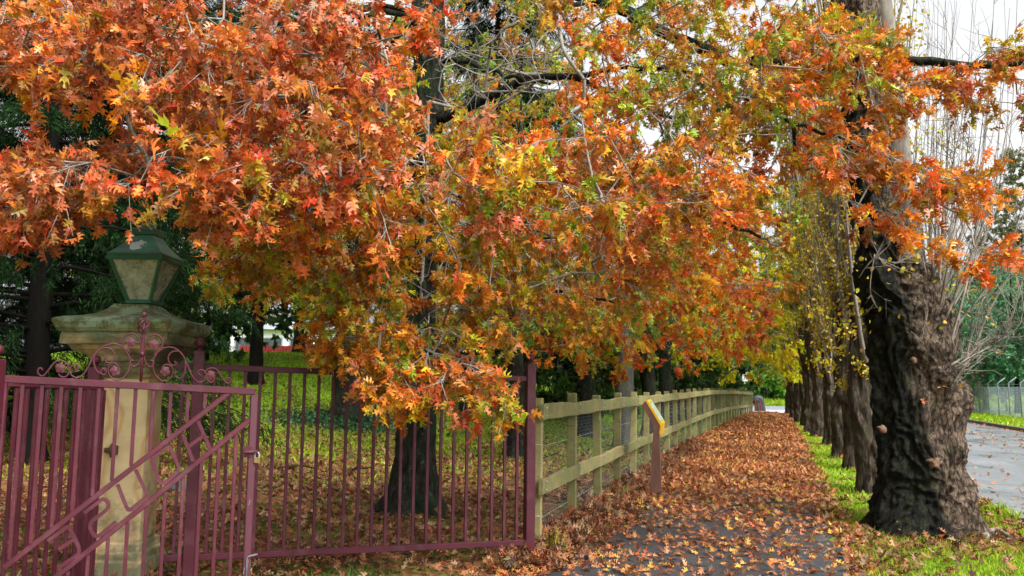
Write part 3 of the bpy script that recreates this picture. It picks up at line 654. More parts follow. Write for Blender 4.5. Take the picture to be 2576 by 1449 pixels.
# ------------------------------------------------------------------ generic broadleaf tree
def tree(name, label, cat, base, height, cr, cz, rz, n, per, size, pals, T=MID, trad=.2, mat=M_leaf2, bark=M_oakbark, group=None, lean=(0, 0), off=(0, 0), gap=-.2, L=.5, hang=.5, zmin=None, rows=40, flare=.12, twig=.0045, subt=4, limbmat=None):
    base = Vector(base); root = empty(name, base, label, cat, group)
    pts = [base + Vector((lean[0] * t, lean[1] * t, height * t - .05)) for t in (0, .12, .3, .55, .8, 1)]
    pts = [p + Vector((random.gauss(0, .03 * height * .2), random.gauss(0, .03 * height * .2), 0)) if i > 1 else p for i, p in enumerate(pts)]
    trunk_mesh(pts, [trad * 1.15, trad, trad * .85, trad * .6, trad * .35, trad * .12], 24, rows, .09, 3, (flare, .25), random.random() * 9, 5).build('trunk', bark, root)
    c = base + Vector((off[0], off[1], cz)); w = []
    while len(w) < n:
        q = Vector((random.gauss(0, 1), random.gauss(0, 1), random.gauss(0, 1))).normalized() * random.random() ** .38
        p = c + Vector((q.x * cr, q.y * cr, q.z * rz))
        if zmin is not None and p.z < zmin: continue
        if mnoise.noise(p * (1.1 if cr < 3 else .7) + Vector((base.x, 0, 3))) < gap: continue
        w.append(p)
    w = np.array([tuple(p) for p in w]); w = w[np.argsort(np.linalg.norm(w - np.array(c), axis=1))]
    S = Skel(); W = crom(pts, 4); k = len(W); S.path([tuple(p) for p in W[k // 5:]], [.02] * (k - k // 5)); nt = k - k // 5
    ends, dirs = S.grow(w, .5); dirs = nrm(dirs + nrm((w - np.array(c)) * [1, 1, .5]) * .7 + [0, 0, -.2])
    PL = np.array([pals[int(abs(mnoise.noise(Vector(p) * .6) * 1.6 + random.random() * .7) * len(pals)) % len(pals)] for p in w])
    pos, ax, up, sz, colr, (sa, sb) = spray_leaves(w, dirs, PL, per, L, size, hang, subt)
    link('crown', leaves('crown', pos, ax, up, sz, colr, T), mat, root)
    a, b, ra, rb = S.mesh(twig, .45, trad * .5); a, b, ra, rb = a[nt - 1:], b[nt - 1:], ra[nt - 1:], rb[nt - 1:]
    A = np.concatenate([a, sa]); B = np.concatenate([b, sb]); RA = np.concatenate([ra, np.full(len(sa), twig * .8)]); RB = np.concatenate([rb, np.full(len(sa), twig * .4)])
    V, TT = seg_mesh('x', A, B, RA, RB, 4); link('branches', npmesh('branches', V, TT, None, True), limbmat or M_limb, root)
    return root
def gp(u, d):
    p = P(u, 1000, d); return Vector((p.x, d, Hs(p.x, d)))
G_OAK = 'oaks with autumn leaves'
tree('oak_tree', 'dark slim oak trunk just left of the maroon end post, green and orange leaves', 'tree', gp(1297, 18.2), 8, 3.4, 4.7, 2.6, 300, 30, .16, ['ochre', 'mixgreen', 'green', 'orange'], trad=.19, group=G_OAK, zmin=1.5, off=(.6, -.6))
tree('oak_tree', 'pale lichen-barked oak behind the second and third fence posts', 'tree', gp(1568, 21.5), 8.5, 3.6, 5.0, 3.0, 340, 30, .17, ['flame', 'orange', 'rust', 'ochre'], trad=.24, bark=M_oakbark2, group=G_OAK, zmin=1.7, off=(.6, 0))
tree('oak_tree', 'oak with dark trunk and fiery orange leaves, left neighbour of the lichen-barked oak', 'tree', gp(1478, 24.5), 9, 3.4, 5.6, 3.2, 300, 28, .19, ['flame', 'orange', 'rust'], trad=.22, group=G_OAK, zmin=1.75)
tree('oak_tree', 'oak of mixed orange and yellow leaves leaning over the middle of the timber fence', 'tree', gp(1636, 26.5), 9, 3.1, 5.4, 3.3, 270, 28, .17, ['flame', 'yellow', 'green', 'mixgreen', 'yellow'], trad=.24, group=G_OAK, zmin=1.7, off=(.1, 0))
tree('oak_tree', 'oak with yellow-green leaves and orange tips beyond the mixed orange and yellow oak', 'tree', gp(1676, 32), 9, 4.2, 5.6, 3.7, 380, 30, .19, ['yellow', 'green', 'yellow', 'yellow'], trad=.25, group=G_OAK, zmin=2.2, off=(3.6, 0), T=LOW)
tree('oak_tree', 'oak turned golden yellow, its crown arching over the far half of the path', 'tree', gp(1722, 38), 9.5, 4.8, 5.8, 3.9, 420, 32, .21, ['yellow', 'yellow', 'yellow', 'green', 'yellow', 'flame'], trad=.25, group=G_OAK, zmin=2.6, off=(4.8, 0), T=LOW)
tree('oak_tree', 'farthest oak of the fence row, olive and yellow leaves above the fence end', 'tree', gp(1775, 46), 9.5, 5.0, 5.8, 3.8, 400, 30, .25, ['green', 'yellow', 'yellow'], trad=.25, group=G_OAK, zmin=3.3, off=(4.2, 0), T=LOW)
p2 = G(875, 1062)
tree('oak_tree', 'thick-trunked oak on the lawn with dark ivy round its foot', 'tree', p2, 9.5, 4.2, 6.2, 3.2, 260, 26, .18, ['ochre', 'orange', 'mixgreen'], trad=.40, group=G_OAK, zmin=p2.z + 2.6, flare=.2)
p3 = gp(747, 35.5)
tree('oak_tree', 'slim dark tree on the lawn crest before the red fence', 'tree', p3, 8, 3.4, 5.4, 2.4, 150, 24, .22, ['rust', 'orange', 'green'], trad=.22, group=G_OAK, zmin=p3.z + 2.2, T=LOW)
tree('oak_tree', 'hidden dark trunk and foliage of an oak behind the largest oak, on the lawn', 'tree', gp(1180, 27), 14, 4.6, 8.4, 5.6, 520, 26, .20, ['green', 'ochre', 'mixgreen'], trad=.26, group=G_OAK, zmin=3.0)
# ------------------------------------------------------------------ conifers on the left
def conifer(label, base, height, rad, n, zlow, pal='conifer', nsz=.16, seed=1):
    random.seed(seed); root = empty('conifer_tree', base, label, 'tree', 'dark conifers'); base = Vector(base)
    pts = [base + Vector((0, 0, height * t - .05)) for t in (0, .1, .35, .7, 1)]
    trunk_mesh(pts, [.24, .2, .17, .1, .03], 20, 40, .08, 3, (.12, .3), seed, 5).build('trunk', M_conbark, root)
    nb = 120; br = MB(); tips = []; dirs = []
    for i in range(nb):
        f = (i + random.random()) / nb; z = zlow + (height - zlow) * f; L = rad * (1 - .55 * f) * random.uniform(.65, 1.1); th = random.uniform(0, 2 * PI)
        d = Vector((math.cos(th), math.sin(th), 0)); s = base + Vector((0, 0, z)); ps = [s + d * L * t + Vector((0, 0, .25 * L * t - .42 * L * t * t + .04 * math.sin(9 * t + i))) for t in (0, .25, .5, .75, 1)]
        br.tube(ps, [.05 * (1 - f * .5), .038, .026, .015, .006], 5)
        side = Vector((-d.y, d.x, 0))
        for k in range(34):
            t = random.uniform(.12, 1) ** .8; j = min(3, int(t * 4)); p = ps[j].lerp(ps[j + 1], t * 4 - j); sg = random.choice((-1, 1)); w = L * .34 * (1.15 - t) * random.random()
            q = p + side * sg * w + Vector((0, 0, -.15 * w)); tips.append(tuple(q)); dd = side * sg * .7 + d * .6 + Vector((0, 0, -.9 - .5 * random.random())); dirs.append(tuple(dd.normalized()))
    tips = np.array(tips); dirs = np.array(dirs); k = max(1, n // len(tips)); A = np.repeat(tips, k, 0); D = np.repeat(dirs, k, 0)
    t = RNG.uniform(0, .55, (len(A), 1)); pos = A + D * t + RNG.normal(0, .035, A.shape); ax = nrm(D + RNG.normal(0, .5, A.shape)); up = nrm(RNG.normal(0, 1, A.shape))
    c = pick(pal, len(A), .25) * np.exp(np.repeat(RNG.normal(0, .25, len(tips)), k))[:, None]
    link('crown', leaves('crown', pos, ax, up, nsz * RNG.uniform(.6, 1.2, len(A)), c, NDL, .1), M_needle, root)
    br.build('branches', M_conbark, root); return root
b = G(72, 1160); conifer('nearest dark conifer, drooping boughs behind the stone pillar at left', b, 12, 4.2, 200000, .9, seed=4)
b = gp(-260, 17); conifer('dark conifer at the left edge, boughs entering the frame from outside', b, 12, 4.6, 150000, .8, seed=5)
b = gp(330, 21); conifer('dark conifer seen between lantern and leaves, behind the pillar', b, 13, 4.6, 180000, 2.6, seed=6)
b = gp(640, 27); conifer('mid-green conifer behind the leaves right of the lantern', b, 13, 4.6, 70000, 3.2, nsz=.26, seed=8)
b = gp(900, 32); conifer('conifer behind the crown of the largest oak', b, 14, 5.0, 60000, 3.6, nsz=.30, seed=9)
b = gp(1240, 31); conifer('tall slender conifer rising behind the largest oak, seen through its bare boughs', b, 20, 4.2, 90000, 6, nsz=.28, seed=15)
b = gp(1330, 34); conifer('conifer standing behind the row of oaks, dark below the orange leaves', b, 13, 5.0, 60000, 1.2, nsz=.30, seed=10)
b = gp(1560, 42); conifer('farthest conifer, dark behind the trunks above the timber fence', b, 12, 5.4, 60000, .8, nsz=.34, seed=12)
random.seed(21)
# low evergreen shrubs that close the view behind the timber fence
for i, (u, d, lab) in enumerate(((1400, 30, 'dark evergreen shrub behind the first bays of the timber fence'), (1600, 36, 'dark evergreen shrub behind the pale lichened oak'), (1700, 48, 'dark evergreen shrub behind the far bays of the timber fence'), (1790, 56, 'olive shrub behind the end of the timber fence'), (515, 31, 'leafy green shrub on the lawn just right of the pillar cap'))):
    tree('evergreen_shrub', lab, 'shrub', gp(u, d), 3.4, 3.2, 1.9, 1.7, 90, 90, .24, ['bush', 'conifer'], T=LOW, trad=.07, bark=M_conbark, group='shrubs behind the oak row', zmin=.15, gap=-.6, L=.7, hang=.1, rows=10, flare=.02)
# ------------------------------------------------------------------ poplars
G_POP = 'poplars along the road'
def poplar_parts(root, base, height, trad, seed, nleaf, lodT=RND, lsz=.06, zl=(1.9, 6.5), nbr=46, blen=(2.0, 5.0)):
    random.seed(seed); base = Vector(base); bm = MB(); A = []; leafp = []
    for i in range(nbr):
        z = random.uniform(1.5, height * .75) if i > nbr // 3 else random.uniform(1.6, 4.5); th = random.uniform(0, 2 * PI); L = random.uniform(*blen) * (1 - .3 * z / height); d = Vector((math.cos(th), math.sin(th), 0)); o = trad * .8
        sp = random.uniform(.25, .75); ps = [base + Vector((0, 0, z)) + d * (o + sp * (t ** .6)) * 1.0 + Vector((random.gauss(0, .03), random.gauss(0, .03), L * t)) for t in (0, .12, .35, .6, .8, 1)]
        r = random.uniform(.014, .045); bm.tube(ps, [r * k for k in (1.1, 1, .8, .55, .35, .12)], 5)
        for j in range(7):
            s0 = ps[random.randint(1, 4)]; dd = Vector((random.gauss(0, .25), random.gauss(0, .25), 1)).normalized(); l2 = random.uniform(.4, 1.3); e = s0 + dd * l2; bm.tube([s0, s0.lerp(e, .5) + d * .05, e], [.007, .005, .002], 3, False)
            if zl[0] < e.z - base.z < zl[1]: leafp.append((s0, e))
    for i in range(70):   # short shoots around the trunk
        z = random.uniform(1.9, zl[1]); th = random.uniform(0, 2 * PI); d = Vector((math.cos(th), math.sin(th), 0)); s0 = base + Vector((0, 0, z)) + d * trad * .8; l2 = random.uniform(.25, .7); e = s0 + d * l2 * .5 + Vector((0, 0, l2 * random.uniform(-.9, .9))); bm.tube([s0, (s0 + e) / 2 + d * .06, e], [.006, .004, .002], 3, False); leafp.append((s0, e)); leafp.append((s0, e))
    bm.build('branches', M_poplimb, root)
    a = np.array([tuple(p[0]) for p in leafp]); e = np.array([tuple(p[1]) for p in leafp]); k = RNG.integers(0, len(a), nleaf); pos = a[k] + (e[k] - a[k]) * RNG.uniform(.1, 1, (nleaf, 1)) + RNG.normal(0, .05, (nleaf, 3))
    link('crown', leaves('crown', pos, RNG.normal(0, .6, (nleaf, 3)) + [0, 0, -.5], RNG.normal(0, 1, (nleaf, 3)), lsz * RNG.uniform(.6, 1.3, nleaf), pick('poplar', nleaf), lodT, .15), M_leaf, root)
def poplar(label, base, height, trad, seed, nleaf, rows=200, **kw):
    base = Vector(base); root = empty('poplar_tree', base, label, 'tree', G_POP); random.seed(seed)
    ln = (random.gauss(0, .18), random.gauss(0, .18)); trad *= random.uniform(.85, 1.15)
    pts = [base + Vector((ln[0] * t + random.gauss(0, .07) * (t > .1), ln[1] * t + random.gauss(0, .07) * (t > .1), height * t - .04)) for t in (0, .05, .12, .2, .3, .45, .7, 1)]
    trunk_mesh(pts, [trad * 1.12, trad, trad * .97, trad * .93, trad * .84, trad * .7, trad * .42, .02], 56, rows, .12, 2.6, (.08, .2), seed, 6, None, [(random.uniform(.5, 2), random.uniform(3, 6), .06, .12) for _ in range(4)]).build('trunk', M_popbark, root)
    poplar_parts(root, base, height, trad, seed, nleaf, **kw); return root
spots = [(2197, 13.1, .26, 'second poplar from the front, dark stem half hidden behind the gnarled first trunk'), (2154, 16.7, .25, 'third poplar of the row, straight ridged trunk beside the first green strip'),
 (2119, 19.4, .22, 'fourth poplar of the row, with a pale knot low on its trunk'), (2091, 23.5, .22, 'fifth poplar of the row'), (2067, 27.3, .24, 'sixth poplar of the row'), (2046, 30, .24, 'seventh poplar of the row'),
 (2029, 34.6, .25, 'eighth poplar of the row'), (2014, 38, .27, 'ninth poplar of the row'), (2002, 42.5, .29, 'tenth poplar of the row'), (1990, 50, .33, 'last poplar of the row, beside the cross road')]
protos = []
for i, (u, d, r, lab) in enumerate(spots):
    bs = gp(u, d)
    if i < 5: o = poplar(lab, bs, 15 + (i * 7 % 3), r, 40 + i, 9500, lsz=.06 if i < 3 else .085, zl=(1.9, 8.5)); protos.append(o)
    else:
        o = copy_tree(protos[2 + i % 3]); o.location = bs; o.rotation_euler.z = i * 1.3; s = r / .23; o.scale = (s, s, 1); o['label'] = lab
# the gnarled front poplar
def make_poplar0():
    base = P(2325, 1312, 9.7); base.z = -.06
    root = empty('poplar_tree', base, 'nearest poplar: huge gnarled trunk, black wet bark on the left, brown burls on the right', 'tree', G_POP)
    m, nt, b_ = newmat('gnarled_poplar_bark')
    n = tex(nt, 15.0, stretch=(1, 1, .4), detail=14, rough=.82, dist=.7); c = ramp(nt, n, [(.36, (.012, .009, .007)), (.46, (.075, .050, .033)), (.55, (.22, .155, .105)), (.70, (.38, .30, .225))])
    ck = crackmap(nt, 15, (1, 1, .3)); c = mixc(nt, .95, c, ramp(nt, ck, [(.0, .12), (.14, 1.1)]), 'MULTIPLY')  # cracks darkened in the colour, standing in for shade inside the fissures
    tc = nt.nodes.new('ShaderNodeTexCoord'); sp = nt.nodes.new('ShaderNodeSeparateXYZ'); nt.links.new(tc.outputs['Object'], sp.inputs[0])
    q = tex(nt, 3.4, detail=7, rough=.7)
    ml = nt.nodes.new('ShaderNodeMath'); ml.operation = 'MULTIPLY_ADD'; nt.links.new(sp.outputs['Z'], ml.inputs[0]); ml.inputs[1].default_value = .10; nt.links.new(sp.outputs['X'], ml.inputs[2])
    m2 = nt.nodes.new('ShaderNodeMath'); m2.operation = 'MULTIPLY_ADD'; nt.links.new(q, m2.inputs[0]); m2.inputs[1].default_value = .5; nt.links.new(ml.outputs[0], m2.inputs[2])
    black = mixc(nt, ramp(nt, tex(nt, 13, detail=6, rough=.8), [(.44, 0.0), (.62, .8)]), (.005, .004, .004), (.028, .036, .014)); black = mixc(nt, .9, black, ramp(nt, ck, [(.0, .1), (.14, 1.3)]), 'MULTIPLY')  # same painted fissure shade over the black bark
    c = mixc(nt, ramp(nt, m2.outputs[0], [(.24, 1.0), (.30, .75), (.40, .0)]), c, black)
    g = tex(nt, 3.3, detail=8, rough=.75); c = mixc(nt, ramp(nt, g, [(.56, 0.0), (.66, .7)]), c, (.045, .052, .018))
    w = tex(nt, 34, detail=3); c = mixc(nt, ramp(nt, w, [(.70, 0.0), (.74, .5)]), c, (.30, .30, .27))
    nt.links.new(c, b_.inputs['Base Color']); b_.inputs['Roughness'].default_value = .8; b_.inputs['Specular IOR Level'].default_value = .2; bump(nt, b_, tex(nt, 16, stretch=(1, 1, .35), detail=12, rough=.8, dist=1.5), 1.0, .08)
    tp = [base] + [P(u, v, d) for u, v, d in ((2322, 1230, 9.75), (2318, 1120, 9.8), (2300, 980, 9.85), (2280, 850, 9.85), (2262, 740, 9.85), (2235, 640, 9.9), (2200, 500, 9.95), (2180, 330, 10), (2168, 160, 10), (2150, 0, 10.1), (2120, -400, 10.2), (2110, -1400, 10.6))]
    tr = [.43, .41, .39, .39, .38, .37, .29, .215, .20, .20, .19, .15, .04]
    t = trunk_mesh(tp, tr, 220, 420, .11, 2.4, (.27, .22), 2.4, 6, (1.03, 1), [(.95, -.9, .11, .14), (1.5, -.5, .12, .22), (1.3, -1.15, .07, .10), (2.05, -1.1, .09, .16), (1.75, -.75, -.07, .12), (2.3, -.3, .13, .22), (.6, -1.8, .08, .2), (1.75, -1.9, -.08, .2), (.7, -1.3, -.09, .16), (1.2, -1.5, -.07, .2), (.45, -.5, .08, .15), (2.5, -.9, .06, .1)], .038, .9)
    ps = [P(u, v, 9.75) for u, v in ((2325, 1150), (2332, 1000), (2330, 870), (2325, 770), (2318, 700), (2315, 672))]
    t2 = trunk_mesh(ps, [.24, .25, .24, .22, .17, .10], 130, 230, .2, 3.5, None, 5.5, 5, (1, 1.0), [(1.2, -.7, .10, .14), (1.7, -1.2, .09, .16), (2.1, -.4, .10, .14), (2.5, -1, .06, .12)], .035, -1.2)
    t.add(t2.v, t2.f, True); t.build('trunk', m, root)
    # deep cut-limb knots: raised rings
    km = m_simple('knot_wood', (.05, .025, .015), (.20, .11, .06), 40, .9, bs=.8, bd=.02)
    for u, v, r in ((2352, 1165, .085), (2222, 1080, .04), (2300, 905, .035)):
        p = P(u, v, 9.36); 
        kn = MB(); kn.ball(p + Vector((0, .03, 0)), r, 22, 14); kn.v = [tuple(p + (Vector(x_) - p) * (1 + .7 * mnoise.fractal((Vector(x_)) * 22, 1, 2, 4))) for x_ in kn.v]; kn.build('branch_knot', km, root)
    # rear stem with grey bark
    rs = MB(); rp = [P(u, v, 10.4) for u, v in ((2290, 760), (2290, 600), (2262, 400), (2245, 200), (2225, 60), (2205, -200), (2190, -800))]; rs.tube(crom(rp, 6), [.12 * (1 - .6 * i / 36) + .05 for i in range(37)], 14, False)
    rs.build('stem', M_poplimb, root)
    br = MB(); tw = []; random.seed(5)
    hand = [[(2375, 985), (2440, 900), (2480, 800), (2540, 690), (2620, 560)], [(2370, 960), (2430, 905), (2520, 850), (2580, 740)], [(2380, 900), (2420, 760), (2450, 620), (2470, 420), (2490, 200)], [(2360, 800), (2390, 640), (2420, 480), (2440, 320)],
            [(2350, 700), (2380, 560), (2395, 420), (2420, 300), (2440, 120)], [(2350, 700), (2340, 560), (2350, 400), (2345, 200)], [(2390, 920), (2470, 870), (2530, 840), (2590, 640)], [(2380, 850), (2470, 740), (2530, 660), (2560, 560), (2590, 420)],
            [(2330, 690), (2310, 560), (2320, 380), (2300, 150), (2310, -20)], [(2375, 990), (2420, 930), (2440, 860), (2445, 760)], [(2380, 800), (2460, 600), (2510, 440), (2540, 280)], [(2360, 760), (2370, 600), (2380, 420), (2400, 260)],
            [(2200, 640), (2190, 740), (2230, 790), (2290, 780), (2330, 760)], [(2190, 600), (2240, 700), (2270, 720), (2310, 700)], [(2160, 700), (2200, 650), (2260, 660), (2300, 600)], [(2330, 980), (2310, 900), (2330, 820), (2320, 740)], [(2370, 990), (2400, 900), (2395, 800), (2410, 680), (2400, 500)]]
    for h in hand:
        d0 = 9.5; ps = crom([P(u, v, d0 + random.uniform(-.25, .35) * (i > 0)) for i, (u, v) in enumerate(h)], 6); r = random.uniform(.011, .021) if h[0][0] > 2340 else .006; n = len(ps)
        br.tube(ps, [r * (1 - .8 * i / n) for i in range(n)], 5); tw.append((ps, r))
        if h[0][0] > 2340:
            for e in range(1):
                q = [p + Vector((random.uniform(-.1, .35) * i / n, random.uniform(-.3, .3) * i / n, random.uniform(-.2, .3) * i / n)) for i, p in enumerate(ps)]; br.tube(q, [r * .6 * (1 - .8 * i / n) for i in range(n)], 4); tw.append((q, r * .6))
    for ps, r in list(tw):
        for j in range(16):
            k = random.randint(len(ps) // 5, len(ps) - 2); s0 = ps[k]; dd = ((ps[k + 1] - ps[k]).normalized() * .8 + Vector((random.gauss(0, .4), random.gauss(0, .4), random.gauss(.25, .4)))).normalized(); l = random.uniform(.12, .55); e = s0 + dd * l; md = s0.lerp(e, .5) + Vector((random.gauss(0, .02), random.gauss(0, .02), -.02))
            br.tube([s0, md, e], [.0045, .0035, .0016], 3, False)
            for _ in range(2):
                s1 = md.lerp(e, random.random()); br.tube([s1, s1 + (dd + Vector((random.gauss(0, .6), random.gauss(0, .6), random.gauss(0, .5)))).normalized() * random.uniform(.05, .22)], [.0025, .0012], 3, False)
    for i in range(34):    # thin upright shoots behind, going out of the frame
        u = random.uniform(2330, 2560) if i % 3 else random.uniform(2290, 2400); ps = crom([P(2350 + random.uniform(-20, 30), random.uniform(760, 960), 9.9), P((u + 2350) / 2, random.uniform(600, 720), 10.2), P(u, random.uniform(350, 480), 10.6), P(u + random.uniform(-10, 50), random.uniform(-80, 200), 10.9)], 6)
        r = random.uniform(.006, .013); br.tube(ps, [r * (1 - .8 * i / len(ps)) for i in range(len(ps))], 4)
        for j in range(7):
            k = random.randint(5, len(ps) - 2); s0 = ps[k]; e = s0 + Vector((random.gauss(0, .18), random.gauss(0, .18), random.uniform(.15, .6))); br.tube([s0, s0.lerp(e, .5) + Vector((.02, 0, -.02)), e], [.004, .003, .0012], 3, False)
    br.build('branches', M_poplimb, root)
    # leaves still on the shoots and oak leaves caught in the fork
    pos = []; 
    for c, n, s, d in (((2130, 800), 60, 60, 9.8), ((2270, 690), 70, 60, 9.5), ((2300, 620), 90, 70, 9.6), ((2420, 800), 30, 60, 9.5), ((2270, 300), 130, 90, 10.3), ((2370, 420), 60, 70, 10.3)):
        pos.append(Pn(RNG.normal(c[0], s, n), RNG.normal(c[1], s * .9, n), d + RNG.uniform(-.2, .4, n)))
    pos = np.concatenate(pos); n = len(pos)
    link('crown', leaves('crown', pos, RNG.normal(0, .6, (n, 3)) + [0, 0, -.5], RNG.normal(0, 1, (n, 3)), .06 * RNG.uniform(.6, 1.3, n), pick('poplar', n), RND, .2), M_leaf, root)
    n = 46; q = Pn(RNG.normal(2392, 16, n), RNG.normal(985, 16, n), 9.5 + RNG.uniform(-.1, .15, n)); q2 = Pn(RNG.uniform(2300, 2380, 2), RNG.uniform(700, 1100, 2), np.full(2, 9.34)); q = np.concatenate([q, q2]); n = len(q)
    tag(link('caught_leaves', leaves('caught_leaves', q, RNG.normal(0, .6, (n, 3)), RNG.normal(0, 1, (n, 3)), .09 * RNG.uniform(.5, 1.1, n), pick('litterpath', n), HI, .8), M_litter, root), 'dead oak leaves caught in the shoots of the trunk')
make_poplar0()
# ------------------------------------------------------------------ far planting
random.seed(31)
far = [('wattle_tree', 'tall dark green wattle closing the view between the gnarled trunk and the wire mesh fence', (2480, 66), 12, 4.2, 6.2, 5.2, 420, 56, .28, ['wattle', 'wattle', 'bush'], 1.0), ('wattle_tree', 'blue-green feathery wattle beyond the wire mesh fence at the right edge', (2560, 50), 9, 3.2, 4.6, 3.4, 420, 56, .22, ['wattle'], 2.2), ('wattle_tree', 'smaller wattle left of the feathery one, above the wire mesh fence', (2440, 60), 8, 3.4, 5.2, 3.0, 400, 56, .24, ['wattle', 'wattle', 'bush'], 2.6),
 ('willow_tree', 'yellow-leaved tree behind the blue-green wattles', (2590, 68), 15, 5, 8.0, 5, 300, 40, .34, ['poplar', 'green', 'wattle'], 2.5), ('gum_tree', 'tall pale olive gum tree at the right edge against the sky', (2620, 80), 26, 5, 18, 7.0, 300, 40, .40, ['gum'], 8)]
for nm, lab, (u, d), h, cr, cz, rz, n, per, sz, pal, zm in far:
    tree(nm, lab, 'tree', gp(u, d), h, cr, cz, rz, n, per, sz, pal, T=LOW, trad=.16, bark=M_conbark, zmin=zm, gap=-.05, L=.9, rows=16, twig=.01)
for i, (u, d, h, pal, lab) in enumerate(((2425, 53, 4.6, 'dry', 'leafless brown shrub at the left end of the wire mesh fence'), (2475, 57, 4.0, 'dry', 'dry olive shrub behind the wire mesh fence posts'), (2530, 55, 4.2, 'dry', 'tangled grey shrub under the wattles'), (2390, 56, 3.6, 'bush', 'brown-green shrub just right of the gnarled trunk'))):
    tree('roadside_shrub', lab, 'shrub', gp(u, d), h, 2.0, h * .5, h * .5, 60, 44, .14, [pal], T=NDL, trad=.05, bark=M_conbark, group='shrubs beyond the road', zmin=.2, gap=-.4, L=.9, rows=8, hang=-.4, flare=.02, twig=.012, limbmat=M_poplimb)
for i, (u, d, h, cr, pal, lab) in enumerate(((1905, 88, 5.2, 4.2, ['bush'], 'dark rounded bush behind the crossing sign'), (1965, 92, 6.4, 5.0, ['bush', 'gum'], 'tallest dark bush on the far bank'), (1850, 94, 4.8, 4.2, ['bush', 'bank'], 'bush behind the end of the timber fence'), (2040, 96, 6.6, 5, ['bush'], 'bush on the far bank behind the last poplar'), (1935, 82, 2.3, 2.4, ['bank'], 'low bright green bush in the middle of the far bank'), (1985, 83, 2.0, 2.6, ['bank'], 'low bright green bush at the right of the far bank'), (1880, 84, 1.7, 2.2, ['bank', 'bank', 'bush'], 'small grassy bush behind the hooped sculpture'))):
    tree('bank_bush', lab, 'bush', gp(u, d), h * .9, cr, h * .5, h * .5, 110, 60, .42, pal, T=LOW, trad=.1, bark=M_conbark, group='bushes on the far bank', zmin=gp(u, d).z, gap=-.6, L=1.1, hang=.1, rows=8, flare=.02)
for i, (u, d, h, lab) in enumerate(((2200, 100, 12, 'grey-green tree far beyond the poplar trunks'), (1700, 80, 12, 'olive tree far behind the oak row'), (1500, 75, 12, 'far green tree hidden behind the orange oaks'), (400, 60, 13, 'far green tree on the hill behind the conifers'), (1050, 70, 13, 'far green tree on the hill behind the largest oak'), (2380, 110, 13, 'far tree between gnarled trunk and wattles'))):
    tree('distant_tree', lab, 'tree', gp(u, d), h, 7, h * .55, h * .45, 150, 60, .6, ['bush', 'gum', 'green'], T=LOW, trad=.3, bark=M_conbark, group='trees in the far distance', gap=-.5, L=1.6, hang=.1, rows=8, zmin=1.2)
# ------------------------------------------------------------------ litter, grass, ivy
def scatter(x0, x1, y0, y1, n, dens):
    x = RNG.uniform(x0, x1, n); y = RNG.uniform(y0, y1, n); k = RNG.uniform(0, 1, n) < dens(x, y); return x[k], y[k]
def litter(name, x, y, size, T, pal, pile=.03):
    n = len(x); z = H(x, y) + RNG.uniform(.002, pile, n); th = RNG.uniform(0, 2 * PI, n); tl = RNG.normal(0, .28, n)
    ax = np.stack([np.cos(th), np.sin(th), tl], 1); up = nrm(np.stack([RNG.normal(0, .33, n), RNG.normal(0, .33, n), np.ones(n)], 1)); z = z + np.abs(tl) * size * .5
    return leaves(name, np.stack([x, y, z], 1), ax, up, size * RNG.uniform(.55, 1.15, n), pick(pal, n, .22), T, .4)
def patch(x, y, f=.9, amp=1.3):
    return np.clip(1 + amp * np.array([mnoise.noise(Vector((a * f, b * f, 1.7))) for a, b in zip(x, y)]), 0, 1.6)
def dpath(x, y): return ((x > xf(y) + .02) & (x < xr(y) + .25)) * litter_density(x, y) * patch(x, y, 1.3, 1.5)
x1_, y1_ = scatter(-.6, 6.5, 5.2, 13, 27000, dpath); x2_, y2_ = scatter(0, 9.5, 13, 24, 100000, dpath); x3_, y3_ = scatter(4, 16, 24, 52.5, 130000, dpath)
tag(link('fallen_leaves', litter('near_litter', x1_, y1_, .080, HI, 'litterpath', .02), M_litter), 'brown oak leaves fallen on the near asphalt path', 'leaf litter', kind='stuff')
tag(link('fallen_leaves', litter('mid_litter', x2_, y2_, .085, MID, 'litterpath', .025), M_litter), 'thick carpet of brown oak leaves over the middle of the path', 'leaf litter', kind='stuff')
tag(link('fallen_leaves', litter('far_litter', x3_, y3_, .11, LOW, 'litterpath', .03), M_litter), 'rust-red leaf carpet on the far path as far as the cross road', 'leaf litter', kind='stuff')
# drift of leaves against the timber fence
y = RNG.uniform(7.4, 24, 9000); t = np.abs(RNG.normal(0, .30, 9000)); x = xf(y) + .03 + t; z = .13 * np.exp(-t / .22) * RNG.uniform(0, 1, 9000)
n = len(x); ax = RNG.normal(0, 1, (n, 3)) * [1, 1, .4]; up = nrm(RNG.normal(0, .5, (n, 3)) + [0.2, 0, 1])
tag(link('leaf_drift', leaves('leaf_drift', np.stack([x, y, z + .01], 1), ax, up, .115 * RNG.uniform(.6, 1.1, n), pick('litter', n, .22), HI, .4), M_litter), 'drift of curled brown leaves heaped along the timber fence', 'leaf litter', kind='stuff')
dl_ = lambda x, y: (x < xf(y)) * litter_density(x, y) * patch(x, y, .8, 1.3)
x, y = scatter(-7, 1.2, 5, 13, 17000, dl_); tag(link('fallen_leaves', litter('lawn_litter', x, y, .098, HI, 'litter', .04), M_litter), 'dull brown leaves under the largest oak and the maroon fence', 'leaf litter', kind='stuff')
x, y = scatter(-16, 6, 13, 36, 60000, dl_); tag(link('fallen_leaves', litter('hill_litter', x, y, .11, MID, 'litter', .04), M_litter), 'scattered leaves up the grassy slope behind the oaks', 'leaf litter', kind='stuff')
dr_ = lambda x, y: (x > xr(y)) * (x < xn(y)) * litter_density(x, y) * 1.2 * patch(x, y, 1.4, 1.4)
